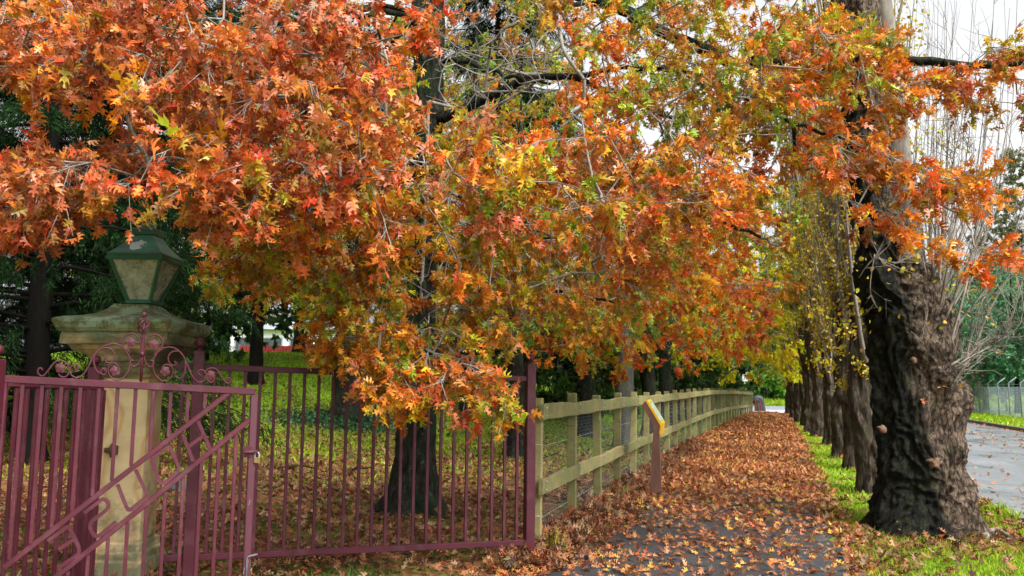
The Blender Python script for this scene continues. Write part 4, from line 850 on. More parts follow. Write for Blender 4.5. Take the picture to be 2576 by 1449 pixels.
x, y = scatter(2.2, 8, 5.2, 14, 7500, dr_); tag(link('fallen_leaves', litter('verge_litter', x, y, .105, HI, 'litter', .04), M_litter), 'brown leaves round the foot of the gnarled poplar', 'leaf litter', kind='stuff')
x, y = scatter(3, 18, 14, 50, 16000, dr_); tag(link('fallen_leaves', litter('strip_litter', x, y, .14, MID, 'litterpath', .03), M_litter), 'leaves scattered on the grass strip under the poplar row', 'leaf litter', kind='stuff')
dq_ = lambda x, y: (x > xn(y)) * (x < xk(y)) * litter_density(x, y) * 1.1
x, y = scatter(5, 26, 6, 50, 60000, dq_); tag(link('fallen_leaves', litter('road_litter', x, y, .12, LOW, 'litterpath', .012), M_litter), 'few leaves strewn over the wet road', 'leaf litter', kind='stuff')
def grass(name, label, x, y, h, pal, w=1.0, zoff=0.0):
    n = len(x); z = H(x, y) - .008 + zoff; ax = np.stack([RNG.normal(0, .35, n), RNG.normal(0, .35, n), np.ones(n)], 1); up = RNG.normal(0, 1, (n, 3)) * [1, 1, .05]
    T = (BLD[0] * np.array([w, 1]), BLD[1])
    tag(link(name, leaves(name, np.stack([x, y, z], 1), ax, up, h * RNG.uniform(.5, 1.3, n), pick(pal, n, .2), T, .45), M_grass), label, 'grass', kind='stuff')
dg = lambda x, y: (x > xr(y) + .1) * (x < xn(y) - .05) * np.clip(1.1 - litter_density(x, y), 0, 1) * patch(x, y, 1.2, .8)
x, y = scatter(2.8, 8, 5, 12, 120000, dg); grass('grass', 'bright green grass at the lower right corner', x, y, .055, 'grass', 1.5)
x, y = scatter(4, 16, 12, 48, 170000, dg); grass('grass', 'strip of bright grass between the path and the poplars', x, y, .07, 'grass', 3)
dg2 = lambda x, y: (x < xf(y) - .1) * np.clip(patch(x, y, 1.1, 2.0) - .65, 0, 1)
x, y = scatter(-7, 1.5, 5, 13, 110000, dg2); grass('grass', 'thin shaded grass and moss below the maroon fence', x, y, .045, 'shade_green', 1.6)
x, y = scatter(-17, 5, 13, 40, 190000, lambda x, y: (x < xf(y) - .2) * np.clip(np.interp(y, [13, 19, 25], [.18, .6, 1]) * patch(x, y, .6, 1), 0, 1)); grass('grass', 'lawn grass on the slope behind the oaks', x, y, .07, 'lawn', 3.2)
x, y = scatter(16, 36, 18, 56, 60000, lambda x, y: (x > xk(y) + .25) * (x < xk(y) + 5)); grass('grass', 'bright verge grass on the far side of the road', x, y, .12, 'grass', 5, .12)
x, y = scatter(5, 34, 71, 95, 40000, lambda x, y: x > 0); grass('grass', 'rough grass on the bank beyond the cross road', x, y, .3, 'grass', 3)
# tufts at the foot of the gnarled poplar and posts
tx = []; ty = []; cs = [G(2265, 1325), G(2300, 1345), G(2340, 1330), G(2520, 1290), G(2545, 1310), G(2460, 1340), G(1375, 1385), G(2190, 1215), G(1560, 1250), G(1640, 1170), G(2380, 1325)]
for c in cs: tx.append(RNG.normal(c.x, .07, 90)); ty.append(RNG.normal(c.y, .07, 90))
grass('grass_tufts', 'tufts of longer grass round the poplar foot and fence posts', np.concatenate(tx), np.concatenate(ty), .16, 'grass', .8)
c = Vector((p2.x, p2.y, 0)); n = 3600; r = np.abs(RNG.normal(.55, .75, n)); th = RNG.uniform(0, 2 * PI, n); x = c.x + r * np.cos(th) * 1.3; y = c.y + r * np.sin(th) - .4; z = H(x, y) + RNG.uniform(.02, .16, n)
tag(link('ivy_patch', leaves('ivy_patch', np.stack([x, y, z], 1), RNG.normal(0, 1, (n, 3)), RNG.normal(0, .5, (n, 3)) + [0, -.4, 1], .12 * RNG.uniform(.6, 1.2, n), pick('ivy', n), LOW), M_leaf), 'dark ivy spreading round the thick oak on the lawn', 'ivy', kind='stuff')
# ------------------------------------------------------------------ small things on the ground
def stick(label, pts, r, mat=M_oakbark):
    o = MB().tube(crom(pts, 5), [r * (1 - .5 * i / (5 * (len(pts) - 1))) for i in range(5 * (len(pts) - 1) + 1)], 7); o.ball(pts[0], r * 1.1, 8, 6)
    tag(o.build('fallen_branch', mat), label, 'branch')
g1 = G(1055 * 0 + 700, 1185); g2 = G(820, 1195); g3 = G(870, 1190)
stick('thin dark branch lying on the leaves left of the largest oak', [g1 + Vector((0, 0, .05)), G(760, 1182) + Vector((0, 0, .07)), g2 + Vector((0, 0, .05))], .02)
stick('short dark stick lying nearest the left side of the largest oak trunk', [G(878, 1190) + Vector((0, 0, .04)), G(905, 1188) + Vector((0, 0, .06)), G(938, 1183) + Vector((0, 0, .05))], .022)
stick('weathered grey root end beside the gnarled poplar at the right', [G(2478, 1352) + Vector((0, 0, .01)), G(2505, 1346) + Vector((0, 0, .05)), G(2550, 1362) + Vector((0, 0, .02))], .04, M_poplimb)
def stone(label, u, v, r):
    p = G(u, v); b = MB().ball((0, 0, 0), 1, 20, 12); vs = []
    for q in b.v:
        q = Vector(q); k = 1 + .35 * mnoise.noise(q * 1.3 + Vector((u, 0, 0))); vs.append(p + Vector((q.x * r * 1.3 * k, q.y * r * k, max(q.z, -.3) * r * .65 * k + r * .1)))
    b.v = [tuple(x) for x in vs]; tag(b.build('stone', m_simple('dark_stone', (.02, .018, .016), (.07, .065, .06), 12, .9, bs=.8, bd=.02)), label, 'stone')
stone('small black stone on the edge of the asphalt path', 2062, 1362, .07)
stone('dark mound of soil behind the pillar, left of the maroon fence post', 452, 1235, .16)
# ------------------------------------------------------------------ stone gate pillar and lantern
pc = P(334, 1000, 6.5); PX, PY = pc.x, 6.5
pil = empty('gate_pillar', (PX, PY, 0), 'weathered sandstone gate pillar with wide mossy moulded cap', 'pillar')
def rough_prof(prof, mat, name, ch, sub=4, amp=.006, par=pil, cuts=10):
    pr = []
    for i in range(len(prof) - 1):
        (z0, w0), (z1, w1) = prof[i], prof[i + 1]; k = max(1, int(math.hypot(z1 - z0, w1 - w0) / .035))
        for j in range(k): pr.append((z0 + (z1 - z0) * j / k, w0 + (w1 - w0) * j / k))
    pr.append(prof[-1]); vs = []; N = 4 * cuts + 4
    for z, w in pr:
        c = w * ch; P4 = []
        cor = [(-w + c, -w), (w - c, -w), (w, -w + c), (w, w - c), (w - c, w), (-w + c, w), (-w, w - c), (-w, -w + c)]
        for e in range(4):
            a = Vector(cor[2 * e]); b_ = Vector(cor[2 * e + 1])
            for j in range(cuts + 1): P4.append(a.lerp(b_, j / cuts))
        for q in P4:
            k = 1 + amp / w * (mnoise.fractal(Vector((q.x * 7, q.y * 7, z * 7)), 1, 2, 4) * 2.0); zz = z + amp * .8 * mnoise.noise(Vector((q.x * 5, q.y * 5, z * 3 + 9)))
            vs.append((PX + q.x * k, PY + q.y * k, zz))
    m = len(pr); fs = [(i * N + k, i * N + (k + 1) % N, (i + 1) * N + (k + 1) % N, (i + 1) * N + k) for i in range(m - 1) for k in range(N)]
    fs += [tuple(reversed(range(N))), tuple(range((m - 1) * N, m * N))]
    return MB().add(vs, fs, False).build(name, mat, par)
rough_prof([(-.1, .245), (.27, .24), (.29, .225), (.335, .225), (.35, .20), (.40, .195), (.41, .18)], M_stone, 'plinth', .08, amp=.008)
rough_prof([(.408, .173), (.43, .176), (1.0, .172), (1.62, .168)], M_stone, 'shaft', .22, amp=.0035)
rough_prof([(1.615, .178), (1.645, .185), (1.66, .205), (1.70, .21), (1.705, .225), (1.735, .23), (1.74, .25), (1.78, .27), (1.81, .31), (1.825, .335), (1.86, .345), (1.865, .385), (1.93, .39), (1.95, .385), (1.955, .405), (1.98, .425), (2.025, .435), (2.045, .43), (2.06, .38), (2.075, .30), (2.10, .22), (2.14, .165), (2.18, .135)], M_stonecap, 'cap', .04, amp=.012)
fx = MB(); q = Vector((PX - .06, PY - .175, 1.08)); fx.box(q, (.09, .05, .035), None, .006).box(q + Vector((.03, -.02, 0)), (.05, .05, .07), None, .006); fx.tube([q + Vector((.03, -.05, -.05)), q + Vector((.03, -.05, .05))], .012, 8)
fx.build('hinge_lug', M_rust, pil)
lx, ly = PX + .04, PY; lan = empty('lantern', (lx, ly, 2.175), 'green four-sided lantern with flaking roof on top of the stone pillar', 'lamp')
zb, ze, zt = 2.19, 2.545, 2.73; wb, we, wt = .085, .21, .08
fr = MB(); nbar = .018
for sx in (-1, 1):
    for sy in (-1, 1): fr.bar((lx + sx * wb, ly + sy * wb, zb), (lx + sx * we, ly + sy * we, ze), .028, .028, Vector((sx, 0, 0)) , .004)
for z, w, h in ((zb + .012, wb + .008, .03), (ze - .014, we + .004, .034)):
    for s in (-1, 1):
        fr.box((lx, ly + s * w, z), (2 * w + .026, .024, h), None, .003); fr.box((lx + s * w, ly, z), (.0235, 2 * w - .024, h - .001), None, .003)
fr.build('frame', M_green, lan)
for dx, dy in ((0, -1), (1, 0), (0, 1), (-1, 0)):
    g = MB(); k = .92
    def cp(z, w, s): return (lx + dx * w + (s * w * .93 if dx == 0 else 0), ly + dy * w + (s * w * .93 if dy == 0 else 0), z)
    a, b_, c_, d_ = cp(zb + .02, wb, -1), cp(zb + .02, wb, 1), cp(ze - .02, we - .003, 1), cp(ze - .02, we - .003, -1); inn = Vector((-dx, -dy, 0)) * .004
    g.add([a, b_, c_, d_] + [tuple(Vector(p) + inn) for p in (a, b_, c_, d_)], [(0, 1, 2, 3), (7, 6, 5, 4), (0, 4, 5, 1), (1, 5, 6, 2), (2, 6, 7, 3), (3, 7, 4, 0)]); g.build('glass_pane', M_glass, lan)
rf = MB(); rf.sqlathe(lx, ly, [(ze + .001, .222), (ze + .012, .228), (ze + .022, .222), (ze + .06, .18), (ze + .12, .125), (zt, wt + .008)], .03); roof = rf.build('roof', M_green, lan)
cl = MB(); cl.sqlathe(lx, ly, [(zt - .002, .098), (zt + .045, .098), (zt + .05, .09), (zt + .052, .05)], .04); cl.sqlathe(lx, ly, [(zt + .05, .055), (zt + .085, .05), (zt + .10, .03), (zt + .105, .01)], .3)
cl.build('vent_collar', M_green, roof)
bl = MB(); bl.tube([(lx, ly, zb), (lx, ly, zb + .12)], .012, 8); bl.ball((lx, ly, zb + .16), .035, 12, 8, (1, 1, 1.4)); bl.build('lamp_holder', M_rust, lan)
pil.scale = (1.092,) * 3; pil.location = (PX * 1.092, 7.1, -.147)
lan.scale = (1.03, 1.03, 1.092); lan.location = (lx * 1.092, 7.1, 2.228)
# ------------------------------------------------------------------ maroon gates and fence
def rrect_bar(b, a, c, n, w=.03, t=.03, bev=.003): b.bar(a, c, w, t, n, bev)
GA, GB = P(8, 960, 4.9), P(636, 990, 5.5)
gn = Vector((-(GB.y - GA.y), GB.x - GA.x, 0)).normalized()
def ga(u, v, off=0.0): return plane_pt(u, v, GA, GB, off)
gate = empty('iron_gate', (GA.x, GA.y, 0), 'open maroon gate leaf with slanting mirrored word HOUSE and scrollwork along its top', 'gate', 'maroon gates')
b = MB(); TL, TR = ga(8, 953), ga(640, 985)
xax = (TR - TL).normalized(); BL = Vector((TL.x, TL.y, .09)); BR = Vector((TR.x, TR.y, .07))
b.bar(TL - xax * .03, TR + xax * .003, .044, .044, gn, .004); b.bar(BL, BR, .044, .044, gn, .004)
b.bar(TL - Vector((0, 0, .022)), BL - Vector((0, 0, .02)), .052, .045, gn, .004)
b.build('frame', M_maroon, gate)
b = MB(); b.bar(TR - Vector((0, 0, .022)), BR - Vector((0, 0, .02)), .046, .0455, gn, .004); tag(b.build('stile', M_worn, gate), 'closing stile with paint flaked to grey')
def lineat(p, q, u): return p[1] + (q[1] - p[1]) * (u - p[0]) / (q[0] - p[0])
D1 = ((0, 1436), (584, 982)); D2 = ((147, 1447), (631, 1054))
b = MB(); e1 = ga(D1[1][0], D1[1][1]); s1 = ga(D1[0][0] , D1[0][1]); 
b.bar(s1 + (s1 - e1).normalized() * -.02, e1, .030, .034, gn, .003)
e2 = ga(*D2[1]); s2 = ga(*D2[0]); k = (BL.z + .03 - e2.z) / (s2.z - e2.z); lo = e2 + (s2 - e2) * k
b.bar(lo, e2, .030, .034, gn, .003); b.build('diagonal_rails', M_maroon, gate)
L = (TR - TL).length; nb = 14
for i in range(1, nb):
    f = i / nb; top = TL.lerp(TR, f); bot = BL.lerp(BR, f)
    def zon(p, q):
        a, c = (s1, e1) if p == 1 else (lo, e2); t = (top.x - a.x) / (c.x - a.x); return a.z + (c.z - a.z) * t, t
    z1, t1 = zon(1, 0); z2, t2 = zon(2, 0)
    bb = MB()
    if t1 <= .99: bb.bar(Vector((top.x, top.y, z1 + .02)), top - Vector((0, 0, .02)), .022, .022, gn, .002)
    if t1 <= .99: bb.build('bar', M_maroon, gate); bb = MB()
    if t2 >= 0 : bb.bar(bot + Vector((0, 0, .02)), Vector((top.x, top.y, min(z2 - .02, top.z - .02))), .022, .022, gn, .002); bb.build('bar', M_maroon, gate)
def c1(x, y): return (x * .4908, 738 + .4908 * y)
letters = {'H': [[(1015, 655), (1078, 800)], [(935, 720), (990, 860)], [(966, 785), (1045, 728)]],
 'O': [[(830, 808), (862, 788), (880, 800), (912, 880), (915, 905), (900, 925), (850, 968), (828, 972), (815, 955), (782, 870), (780, 845), (800, 828), (832, 806)]],
 'U': [[(695, 905), (745, 1010), (752, 1030), (742, 1050), (690, 1092), (668, 1108), (648, 1095), (603, 980)]],
 'S': [[(430, 1125), (505, 1070), (528, 1055), (548, 1065), (556, 1085), (545, 1110), (480, 1160), (463, 1180), (464, 1205), (480, 1235), (500, 1245), (530, 1225), (595, 1170)]],
 'E': [[(245, 1268), (325, 1210), (345, 1196), (360, 1208), (400, 1290), (404, 1315), (395, 1340), (295, 1410)], [(300, 1312), (376, 1262)]]}
for ch, strokes in letters.items():
    b = MB()
    for st in strokes:
        pts = [ga(*c1(*p), .0) for p in st]; pts = crom(pts, 3) if len(st) > 2 else pts
        vs = []; fs = []; n = len(pts); w = .0105
        for i, p in enumerate(pts):
            t = (pts[min(i + 1, n - 1)] - pts[max(i - 1, 0)]).normalized(); s = gn.cross(t).normalized()
            vs += [p + s * w - gn * .013, p - s * w - gn * .013, p - s * w + gn * .013, p + s * w + gn * .013]
        for i in range(n - 1):
            for k in range(4): fs.append((4 * i + k, 4 * i + (k + 1) % 4, 4 * i + 4 + (k + 1) % 4, 4 * i + 4 + k))
        fs += [(3, 2, 1, 0), (4 * n - 4, 4 * n - 3, 4 * n - 2, 4 * n - 1)]; b.add(vs, fs)
    tag(b.build('letter', M_maroon, gate), 'mirrored flat-bar letter ' + ch)
def c2(x, y): return (67 + .3333 * x, 523.2 + .3333 * y)
SC = [[(120, 1225), (112, 1210), (92, 1212), (84, 1238), (98, 1262), (128, 1266), (165, 1225), (205, 1172), (248, 1152), (292, 1165), (320, 1205), (318, 1248), (292, 1276), (262, 1274), (240, 1255)],
 [(362, 1200), (372, 1222), (388, 1212), (385, 1188), (362, 1178), (338, 1195), (326, 1230), (342, 1266), (386, 1282), (430, 1254), (470, 1190), (510, 1112), (558, 1066), (612, 1056), (652, 1080), (664, 1122), (645, 1160), (612, 1170), (592, 1148), (602, 1122), (628, 1124)],
 [(590, 1230), (578, 1210), (562, 1226), (566, 1252), (592, 1256), (600, 1226), (585, 1205)],
 [(566, 1254), (530, 1230), (510, 1180), (512, 1120), (560, 1060), (620, 1030), (680, 1026), (738, 1066), (776, 1130), (778, 1200), (748, 1262), (700, 1296), (648, 1288), (616, 1242), (620, 1190), (656, 1168), (688, 1190), (686, 1226), (664, 1236)],
 [(866, 1090), (858, 1010), (832, 965), (790, 946), (745, 966), (722, 1012), (732, 1056), (762, 1070), (778, 1092)],
 [(872, 1095), (862, 1140), (838, 1182), (808, 1196), (784, 1178), (788, 1150), (808, 1154)],
 [(884, 1090), (906, 1000), (932, 966), (976, 956), (1014, 980), (1027, 1030), (1008, 1074), (980, 1092), (962, 1112)],
 [(880, 1100), (898, 1166), (928, 1200), (956, 1184), (956, 1154), (934, 1152)],
 [(980, 1092), (1034, 1058), (1096, 1052), (1150, 1080), (1190, 1132), (1200, 1200), (1184, 1262), (1150, 1286), (1120, 1264), (1122, 1238), (1142, 1242)],
 [(1000, 1076), (960, 1140), (954, 1210), (980, 1272), (1030, 1306), (1078, 1292), (1106, 1240), (1092, 1196), (1050, 1182), (1024, 1206), (1032, 1236)],
 [(1150, 1080), (1100, 1086), (1070, 1120), (1076, 1166), (1108, 1190), (1130, 1172), (1114, 1158)],
 [(1190, 1132), (1216, 1192), (1246, 1262), (1290, 1312), (1332, 1308), (1354, 1268), (1340, 1230), (1306, 1224), (1294, 1250), (1316, 1266)],
 [(1362, 1262), (1352, 1236), (1380, 1210), (1430, 1216), (1462, 1260), (1490, 1304), (1524, 1324), (1542, 1298), (1524, 1280), (1512, 1300)],
 [(1352, 1262), (1366, 1306), (1398, 1318), (1416, 1284), (1396, 1262)]]
b = MB()
for st in SC: b.tube(crom([ga(*c2(*p)) for p in st], 5), .0052, 6)
b.tube([ga(*c2(862, 1312)), ga(*c2(874, 1100)), ga(*c2(880, 960)), ga(*c2(888, 830))], .0085, 8)
b.tube([ga(*c2(871, 1120)), ga(*c2(873, 1085))], .014, 8)
b.build('scrollwork', M_maroon, gate)
b = MB(); ctr = ga(*c2(884, 880)); bot_, top_ = ga(*c2(880, 945)), ga(*c2(887, 830)); hgt = (top_ - bot_).length
for k in range(4):
    ps = []
    for j in range(13):
        t = j / 12; r = .034 * math.sin(PI * t) ** .8 + .004; a = k * PI / 2 + t * 2.4; ps.append(bot_.lerp(top_, t) + Vector((math.cos(a) * r, math.sin(a) * r, 0)))
    b.tube(ps, .0055, 6)
b.ball(ga(*c2(888, 803)), .018, 16, 10); b.tube([top_, ga(*c2(888, 812))], .01, 8); b.ball(bot_, .013, 10, 6); b.build('finial', M_maroon, gate)
for (x, y, a) in ((787, 1015, .5), (960, 1030, .2), (256, 1208, .3), (668, 1230, .6), (1045, 1232, .9), (1390, 1262, 2.0)):
    p = ga(*c2(x, y)); out = []; K = 22
    for i in range(K):
        th = 2 * PI * i / K; r = .030 * (.72 + .28 * abs(math.cos(2.5 * th))); lx_ = math.cos(th + a) * r; lz_ = math.sin(th + a) * r * 1.1; out.append((lx_, lz_))
    vs = [p - gn * .006] + [p + xax * q[0] + Vector((0, 0, q[1])) - gn * .001 for q in out] + [p + gn * .006] + [p + xax * q[0] + Vector((0, 0, q[1])) + gn * .002 for q in out]
    fs = [(0, 1 + (i + 1) % K, 1 + i) for i in range(K)] + [(K + 1, K + 2 + i, K + 2 + (i + 1) % K) for i in range(K)] + [(1 + i, 1 + (i + 1) % K, K + 2 + (i + 1) % K, K + 2 + i) for i in range(K)]
    MB().add(vs, fs).build('cast_leaf', M_maroon, gate)
lt = ga(626, 1136); b = MB(); b.box(lt, (.05, .05, .07), None, .004); b.tube([ga(612, 1138, -.04), ga(648, 1136, -.04)], .011, 8); b.build('latch', M_maroon, gate)
b = MB(); q = ga(622, 1400, -.03); b.tube([Vector((q.x, q.y, -.01)), q - Vector((0, 0, .012)), q + xax * .006, ga(648, 1394, -.03)], .006, 8); b.build('drop_bolt', m_simple('dull_steel', (.05, .055, .06), (.12, .13, .14), 20, .6), gate)
pk = ga(646, 1158, -.035); b = MB(); b.box(pk, (.040, .018, .038), None, .005); b.build('x', M_brass).name = 'padlock'; pl = bpy.data.objects['padlock']; tag(pl, 'small brass padlock hanging on the gate latch', 'padlock')
b = MB(); b.tube(crom([pk + Vector((-.013, 0, .015)), pk + Vector((-.013, 0, .04)), pk + Vector((0, 0, .052)), pk + Vector((.013, 0, .04)), pk + Vector((.013, 0, .015))], 4), .0035, 6); sh = b.build('shackle', M_galv, pl)
# second leaf behind
HA, HB = P(-70, 960, 5.15), P(262, 965, 6.15); hn = Vector((-(HB.y - HA.y), HB.x - HA.x, 0)).normalized()
g2_ = empty('iron_gate', (HB.x, HB.y, 0), 'plain maroon gate leaf folded behind the lettered one, left of the finial post', 'gate', 'maroon gates')
b = MB(); a0 = plane_pt(-70, 962, HA, HB); a1 = plane_pt(258, 974, HA, HB); b.bar(a0, a1, .04, .04, hn, .004); b.bar(Vector((a0.x, a0.y, .1)), Vector((a1.x, a1.y, .1)), .04, .04, hn, .004)
for q in (a0, a1): b.bar(Vector((q.x, q.y, .08)), q - Vector((0, 0, .02)), .04, .041, hn, .004)
b.build('frame', M_maroon, g2_)
for i in range(1, 13):
    q = a0.lerp(a1, i / 13); MB().bar(Vector((q.x, q.y, .12)), q - Vector((0, 0, .02)), .022, .022, hn, .002).build('bar', M_maroon, g2_)
def post(root, x, y, z0, z1, w, rb, rot=None, part='post'):
    b = MB(); b.box((x, y, (z0 + z1) / 2), (w, w, z1 - z0), rot, .006); o = b.build(part, M_maroon, root)
    b = MB(); b.tube([(x, y, z1 - .005), (x, y, z1 + .012), (x, y, z1 + .022)], [rb * .55, rb * .42, rb * .34], 14); b.ball((x, y, z1 + .018 + rb), rb); b.build('ball_finial', M_maroon, o); return o
q = P(240, 924, 6.6); gpst = empty('gate_post', (q.x, 6.6, 0), 'square maroon post with ball top standing before the stone pillar shaft', 'post', 'maroon gate posts')
post(gpst, q.x, 6.6, -.05, q.z, .088, .038, Matrix.Rotation(.25, 3, 'Z'), 'shaft')
q = P(-8, 903, 4.85); gp2 = empty('gate_post', (q.x, 4.85, 0), 'maroon hinge post with ball top cut by the left frame edge', 'post', 'maroon gate posts')
post(gp2, q.x, 4.85, -.05, q.z, .075, .034, None, 'shaft'); MB().box((q.x + .018, 4.85 - .0395, q.z - .06), (.03, .004, .05), None, 0).build('white_tag', M_white, gp2)
# fence panel
FA, FB = P(440, 918, 6.85), P(1334, 951, 7.9); fn = Vector((-(FB.y - FA.y), FB.x - FA.x, 0)).normalized()
def fp(u, v, o=0.0): return plane_pt(u, v, FA, FB, o)
fen = empty('steel_fence', (FB.x, FB.y, 0), 'maroon steel picket fence panel with ball-topped posts in front of the largest oak', 'fence')
for u0, v0, u1, v1 in ((442, 921, 1330, 953), (407, 1405, 1330, 1364)):
    MB().bar(fp(u0, v0), fp(u1, v1), .05, .05, fn, .004).build('rail', M_maroon, fen)
q = fp(1334, 916); post(fen, q.x, q.y, -.03, q.z, .088, .038, Matrix.Rotation(math.atan2(FB.y - FA.y, FB.x - FA.x), 3, 'Z'))
q = fp(502, 882, -.045); post(fen, q.x, q.y, -.05, q.z, .088, .042, Matrix.Rotation(math.atan2(FB.y - FA.y, FB.x - FA.x), 3, 'Z'))
t0, t1 = fp(462, 921), fp(1333, 953); b0, b1 = fp(450, 1403), fp(1331, 1364); N = 25
for i in range(0, N):
    f = i / N; a = t0.lerp(t1, f); c = b0.lerp(b1, (Vector((a.x, a.y)) - Vector((b0.x, b0.y))).length / (Vector((b1.x, b1.y)) - Vector((b0.x, b0.y))).length if i else .004)
    c = Vector((a.x, a.y, c.z)); MB().bar(c + Vector((0, 0, .024)), a - Vector((0, 0, .024)), .026, .026, fn, .002).build('picket', M_maroon, fen)
# ------------------------------------------------------------------ timber fence
tf = empty('timber_fence', (.27, 8.55, 0), 'long mossy timber post and rail fence with wire netting along the path', 'fence')
ty_ = [8.55]
while ty_[-1] < 51.5: ty_.append(ty_[-1] + 1.52 + .03 * math.sin(len(ty_) * 2.3))
def zs(y): return float(np.interp(y, [8, 20, 30, 40, 52], [0, .02, .06, .0, -.16]))
def fdir(y): d = Vector((float(xf(y + .2) - xf(y - .2)), .4, 0)).normalized(); return d, Vector((d.y, -d.x, 0))
for i, y in enumerate(ty_):
    d, n_ = fdir(y); rot = Matrix.Rotation(math.atan2(d.y, d.x) + random.gauss(0, .03), 3, 'Z'); h = 1.47 + random.gauss(0, .012) + zs(y)
    b = MB(); b.box((float(xf(y)), y, h / 2 - .03), (.075, .105, h + .06), rot @ Matrix.Rotation(random.gauss(0, .008), 3, 'X'), .006); b.build('post', M_timber, tf)
def rail(zc, y0, y1, h, seed):
    K = 14; vs = []; fs = []
    for k in range(K + 1):
        y = y0 + (y1 - y0) * k / K; d, n_ = fdir(y); c = Vector((float(xf(y)), y, zc + zs(y) + .007 * math.sin(k * .6 + seed) + .003 * math.sin(k * 1.7 + seed * 2))) + n_ * (.076 + .006 * math.sin(k * .5 + seed * 3)); hh = h / 2 * (1 + .05 * math.sin(k * .7 + seed))
        for a, e in ((-.022, -hh + .006), (-.022, hh - .006), (-.016, hh), (.016, hh), (.022, hh - .006), (.022, -hh + .006), (.016, -hh), (-.016, -hh)): vs.append(c + n_ * a + Vector((0, 0, e)))
    for k in range(K):
        for j in range(8): fs.append((k * 8 + j, k * 8 + (j + 1) % 8, k * 8 + 8 + (j + 1) % 8, k * 8 + 8 + j))
    fs += [tuple(range(8)), tuple(reversed(range(K * 8, K * 8 + 8)))]
    MB().add(vs, fs).build('rail', M_timber, tf)
for i in range(0, len(ty_) - 1, 2):
    y0 = ty_[i] - (.12 if i == 0 else -.004); y1 = ty_[min(i + 2, len(ty_) - 1)] - .004
    rail(1.32, y0, y1, .155, i * 1.7)
rail(.59, ty_[0] - .12, ty_[1], .155, 3.3)
for i in range(1, len(ty_) - 1, 2): rail(.59, ty_[i] + .006, ty_[min(i + 2, len(ty_) - 1)] - .004, .15, i * 1.3 + 5)
bo = MB()
for i, y in enumerate(ty_[:14]):
    d, n_ = fdir(y)
    for z in (1.36, 1.28, .63, .55):
        p = Vector((float(xf(y)), y, z + zs(y))) + n_ * .10; bo.tube([p - n_ * .003, p + n_ * .008], .010, 8)
bo.build('bolts', M_galv, tf)
def netting():
    A = []; B = []
    for (y0, y1, c) in ((8.6, 20, .042), (20, 51, .085)):
        L_ = y1 - y0; nst = int(L_ / c); rows = int(1.2 / c)
        for r in range(rows):
            z = .08 + r * c
            for k in range(nst):
                ya = y0 + k * c; yb = ya + c; up = (k + r) % 2
                A.append((float(xf(ya)) - .045 * 1, ya, z + (c * .5 if up else 0))); B.append((float(xf(yb)) - .045, yb, z + (0 if up else c * .5)))
                if up: A.append((float(xf(ya)) - .045, ya, z + c * .5)); B.append((float(xf(ya)) - .045, ya, z + c))
    return np.array(A), np.array(B)
A, B = netting(); rr = np.where(A[:, 1] < 20, .0008, .0016); V, TT = seg_mesh('n', A, B, rr, rr, 3)
M_net = m_simple('netting_wire', (.16, .19, .20), (.30, .34, .36), 10, .5, .3, 0)
link('wire_netting', npmesh('wire_netting', V, TT), M_net, tf)
wr = MB()
for z in (.22, .95):
    wr.tube([(float(xf(y)) - .05, y, z + zs(y)) for y in np.linspace(8.6, 50, 60)], .0025, 5)
for z in (.3, 1.0):
    y = ty_[0]; d, n_ = fdir(y); c = Vector((float(xf(y)), y, z)); ps = [c + d * a + n_ * b_ for a, b_ in ((-.058, -.045), (-.058, .045), (.058, .045), (.058, -.045), (-.058, -.045))]; wr.tube(ps, .003, 5)
wr.build('strand_wire', M_galv, tf)
# ------------------------------------------------------------------ information panel beside the path
q = G(1650, 1243); ip = empty('information_panel', q, 'brown post with slanted yellow-edged reading panel beside the timber fence', 'sign')
def side(pts, w, M, base):
    "prism from an outline in (x = towards reader, z) extruded across"
    n = len(pts); vs = [M @ Vector((x, -w / 2, z)) + base for x, z in pts] + [M @ Vector((x, w / 2, z)) + base for x, z in pts]
    return vs, [tuple(reversed(range(n))), tuple(range(n, 2 * n))] + [(i, (i + 1) % n, n + (i + 1) % n, n + i) for i in range(n)]
Mr = Matrix.Rotation(math.radians(-15), 3, 'Z'); base = Vector(q)
vs, fs = side([(-.10, -.03), (.085, -.03), (.060, .97), (-.020, 1.0)], .10, Mr, base); MB().add(vs, fs).build('post', M_brown, ip)
hd = [(-.022, .90), (.060, .88), (.078, 1.0), (-.125, 1.345), (-.155, 1.36), (-.19, 1.30), (-.03, 1.02)]
vs, fs = side(hd, .105, Mr, base); MB().add(vs, fs).build('head_bracket', M_brown, ip)
vs, fs = side([(.060, .88), (.082, .875), (.100, 1.035), (-.112, 1.385), (-.135, 1.37), (.079, 1.005)], .60, Mr, base + Mr @ Vector((0, .24, 0))); pan = MB().add(vs, fs).build('panel', M_yellow, ip)
t = Vector((-.212, 0, .35)).normalized(); nr = Vector((.35, 0, .212)).normalized(); c = Vector((-.006, .24, 1.21)) + nr * .0045
vs = [base + Mr @ (c + t * a + Vector((0, b_, 0)) + nr * e) for e in (-.003, .002) for a, b_ in ((-.17, -.27), (.17, -.27), (.17, .27), (-.17, .27))]
MB().add(vs, [(0, 1, 2, 3), (7, 6, 5, 4), (0, 4, 5, 1), (1, 5, 6, 2), (2, 6, 7, 3), (3, 7, 4, 0)]).build('printed_face', M_print, pan)
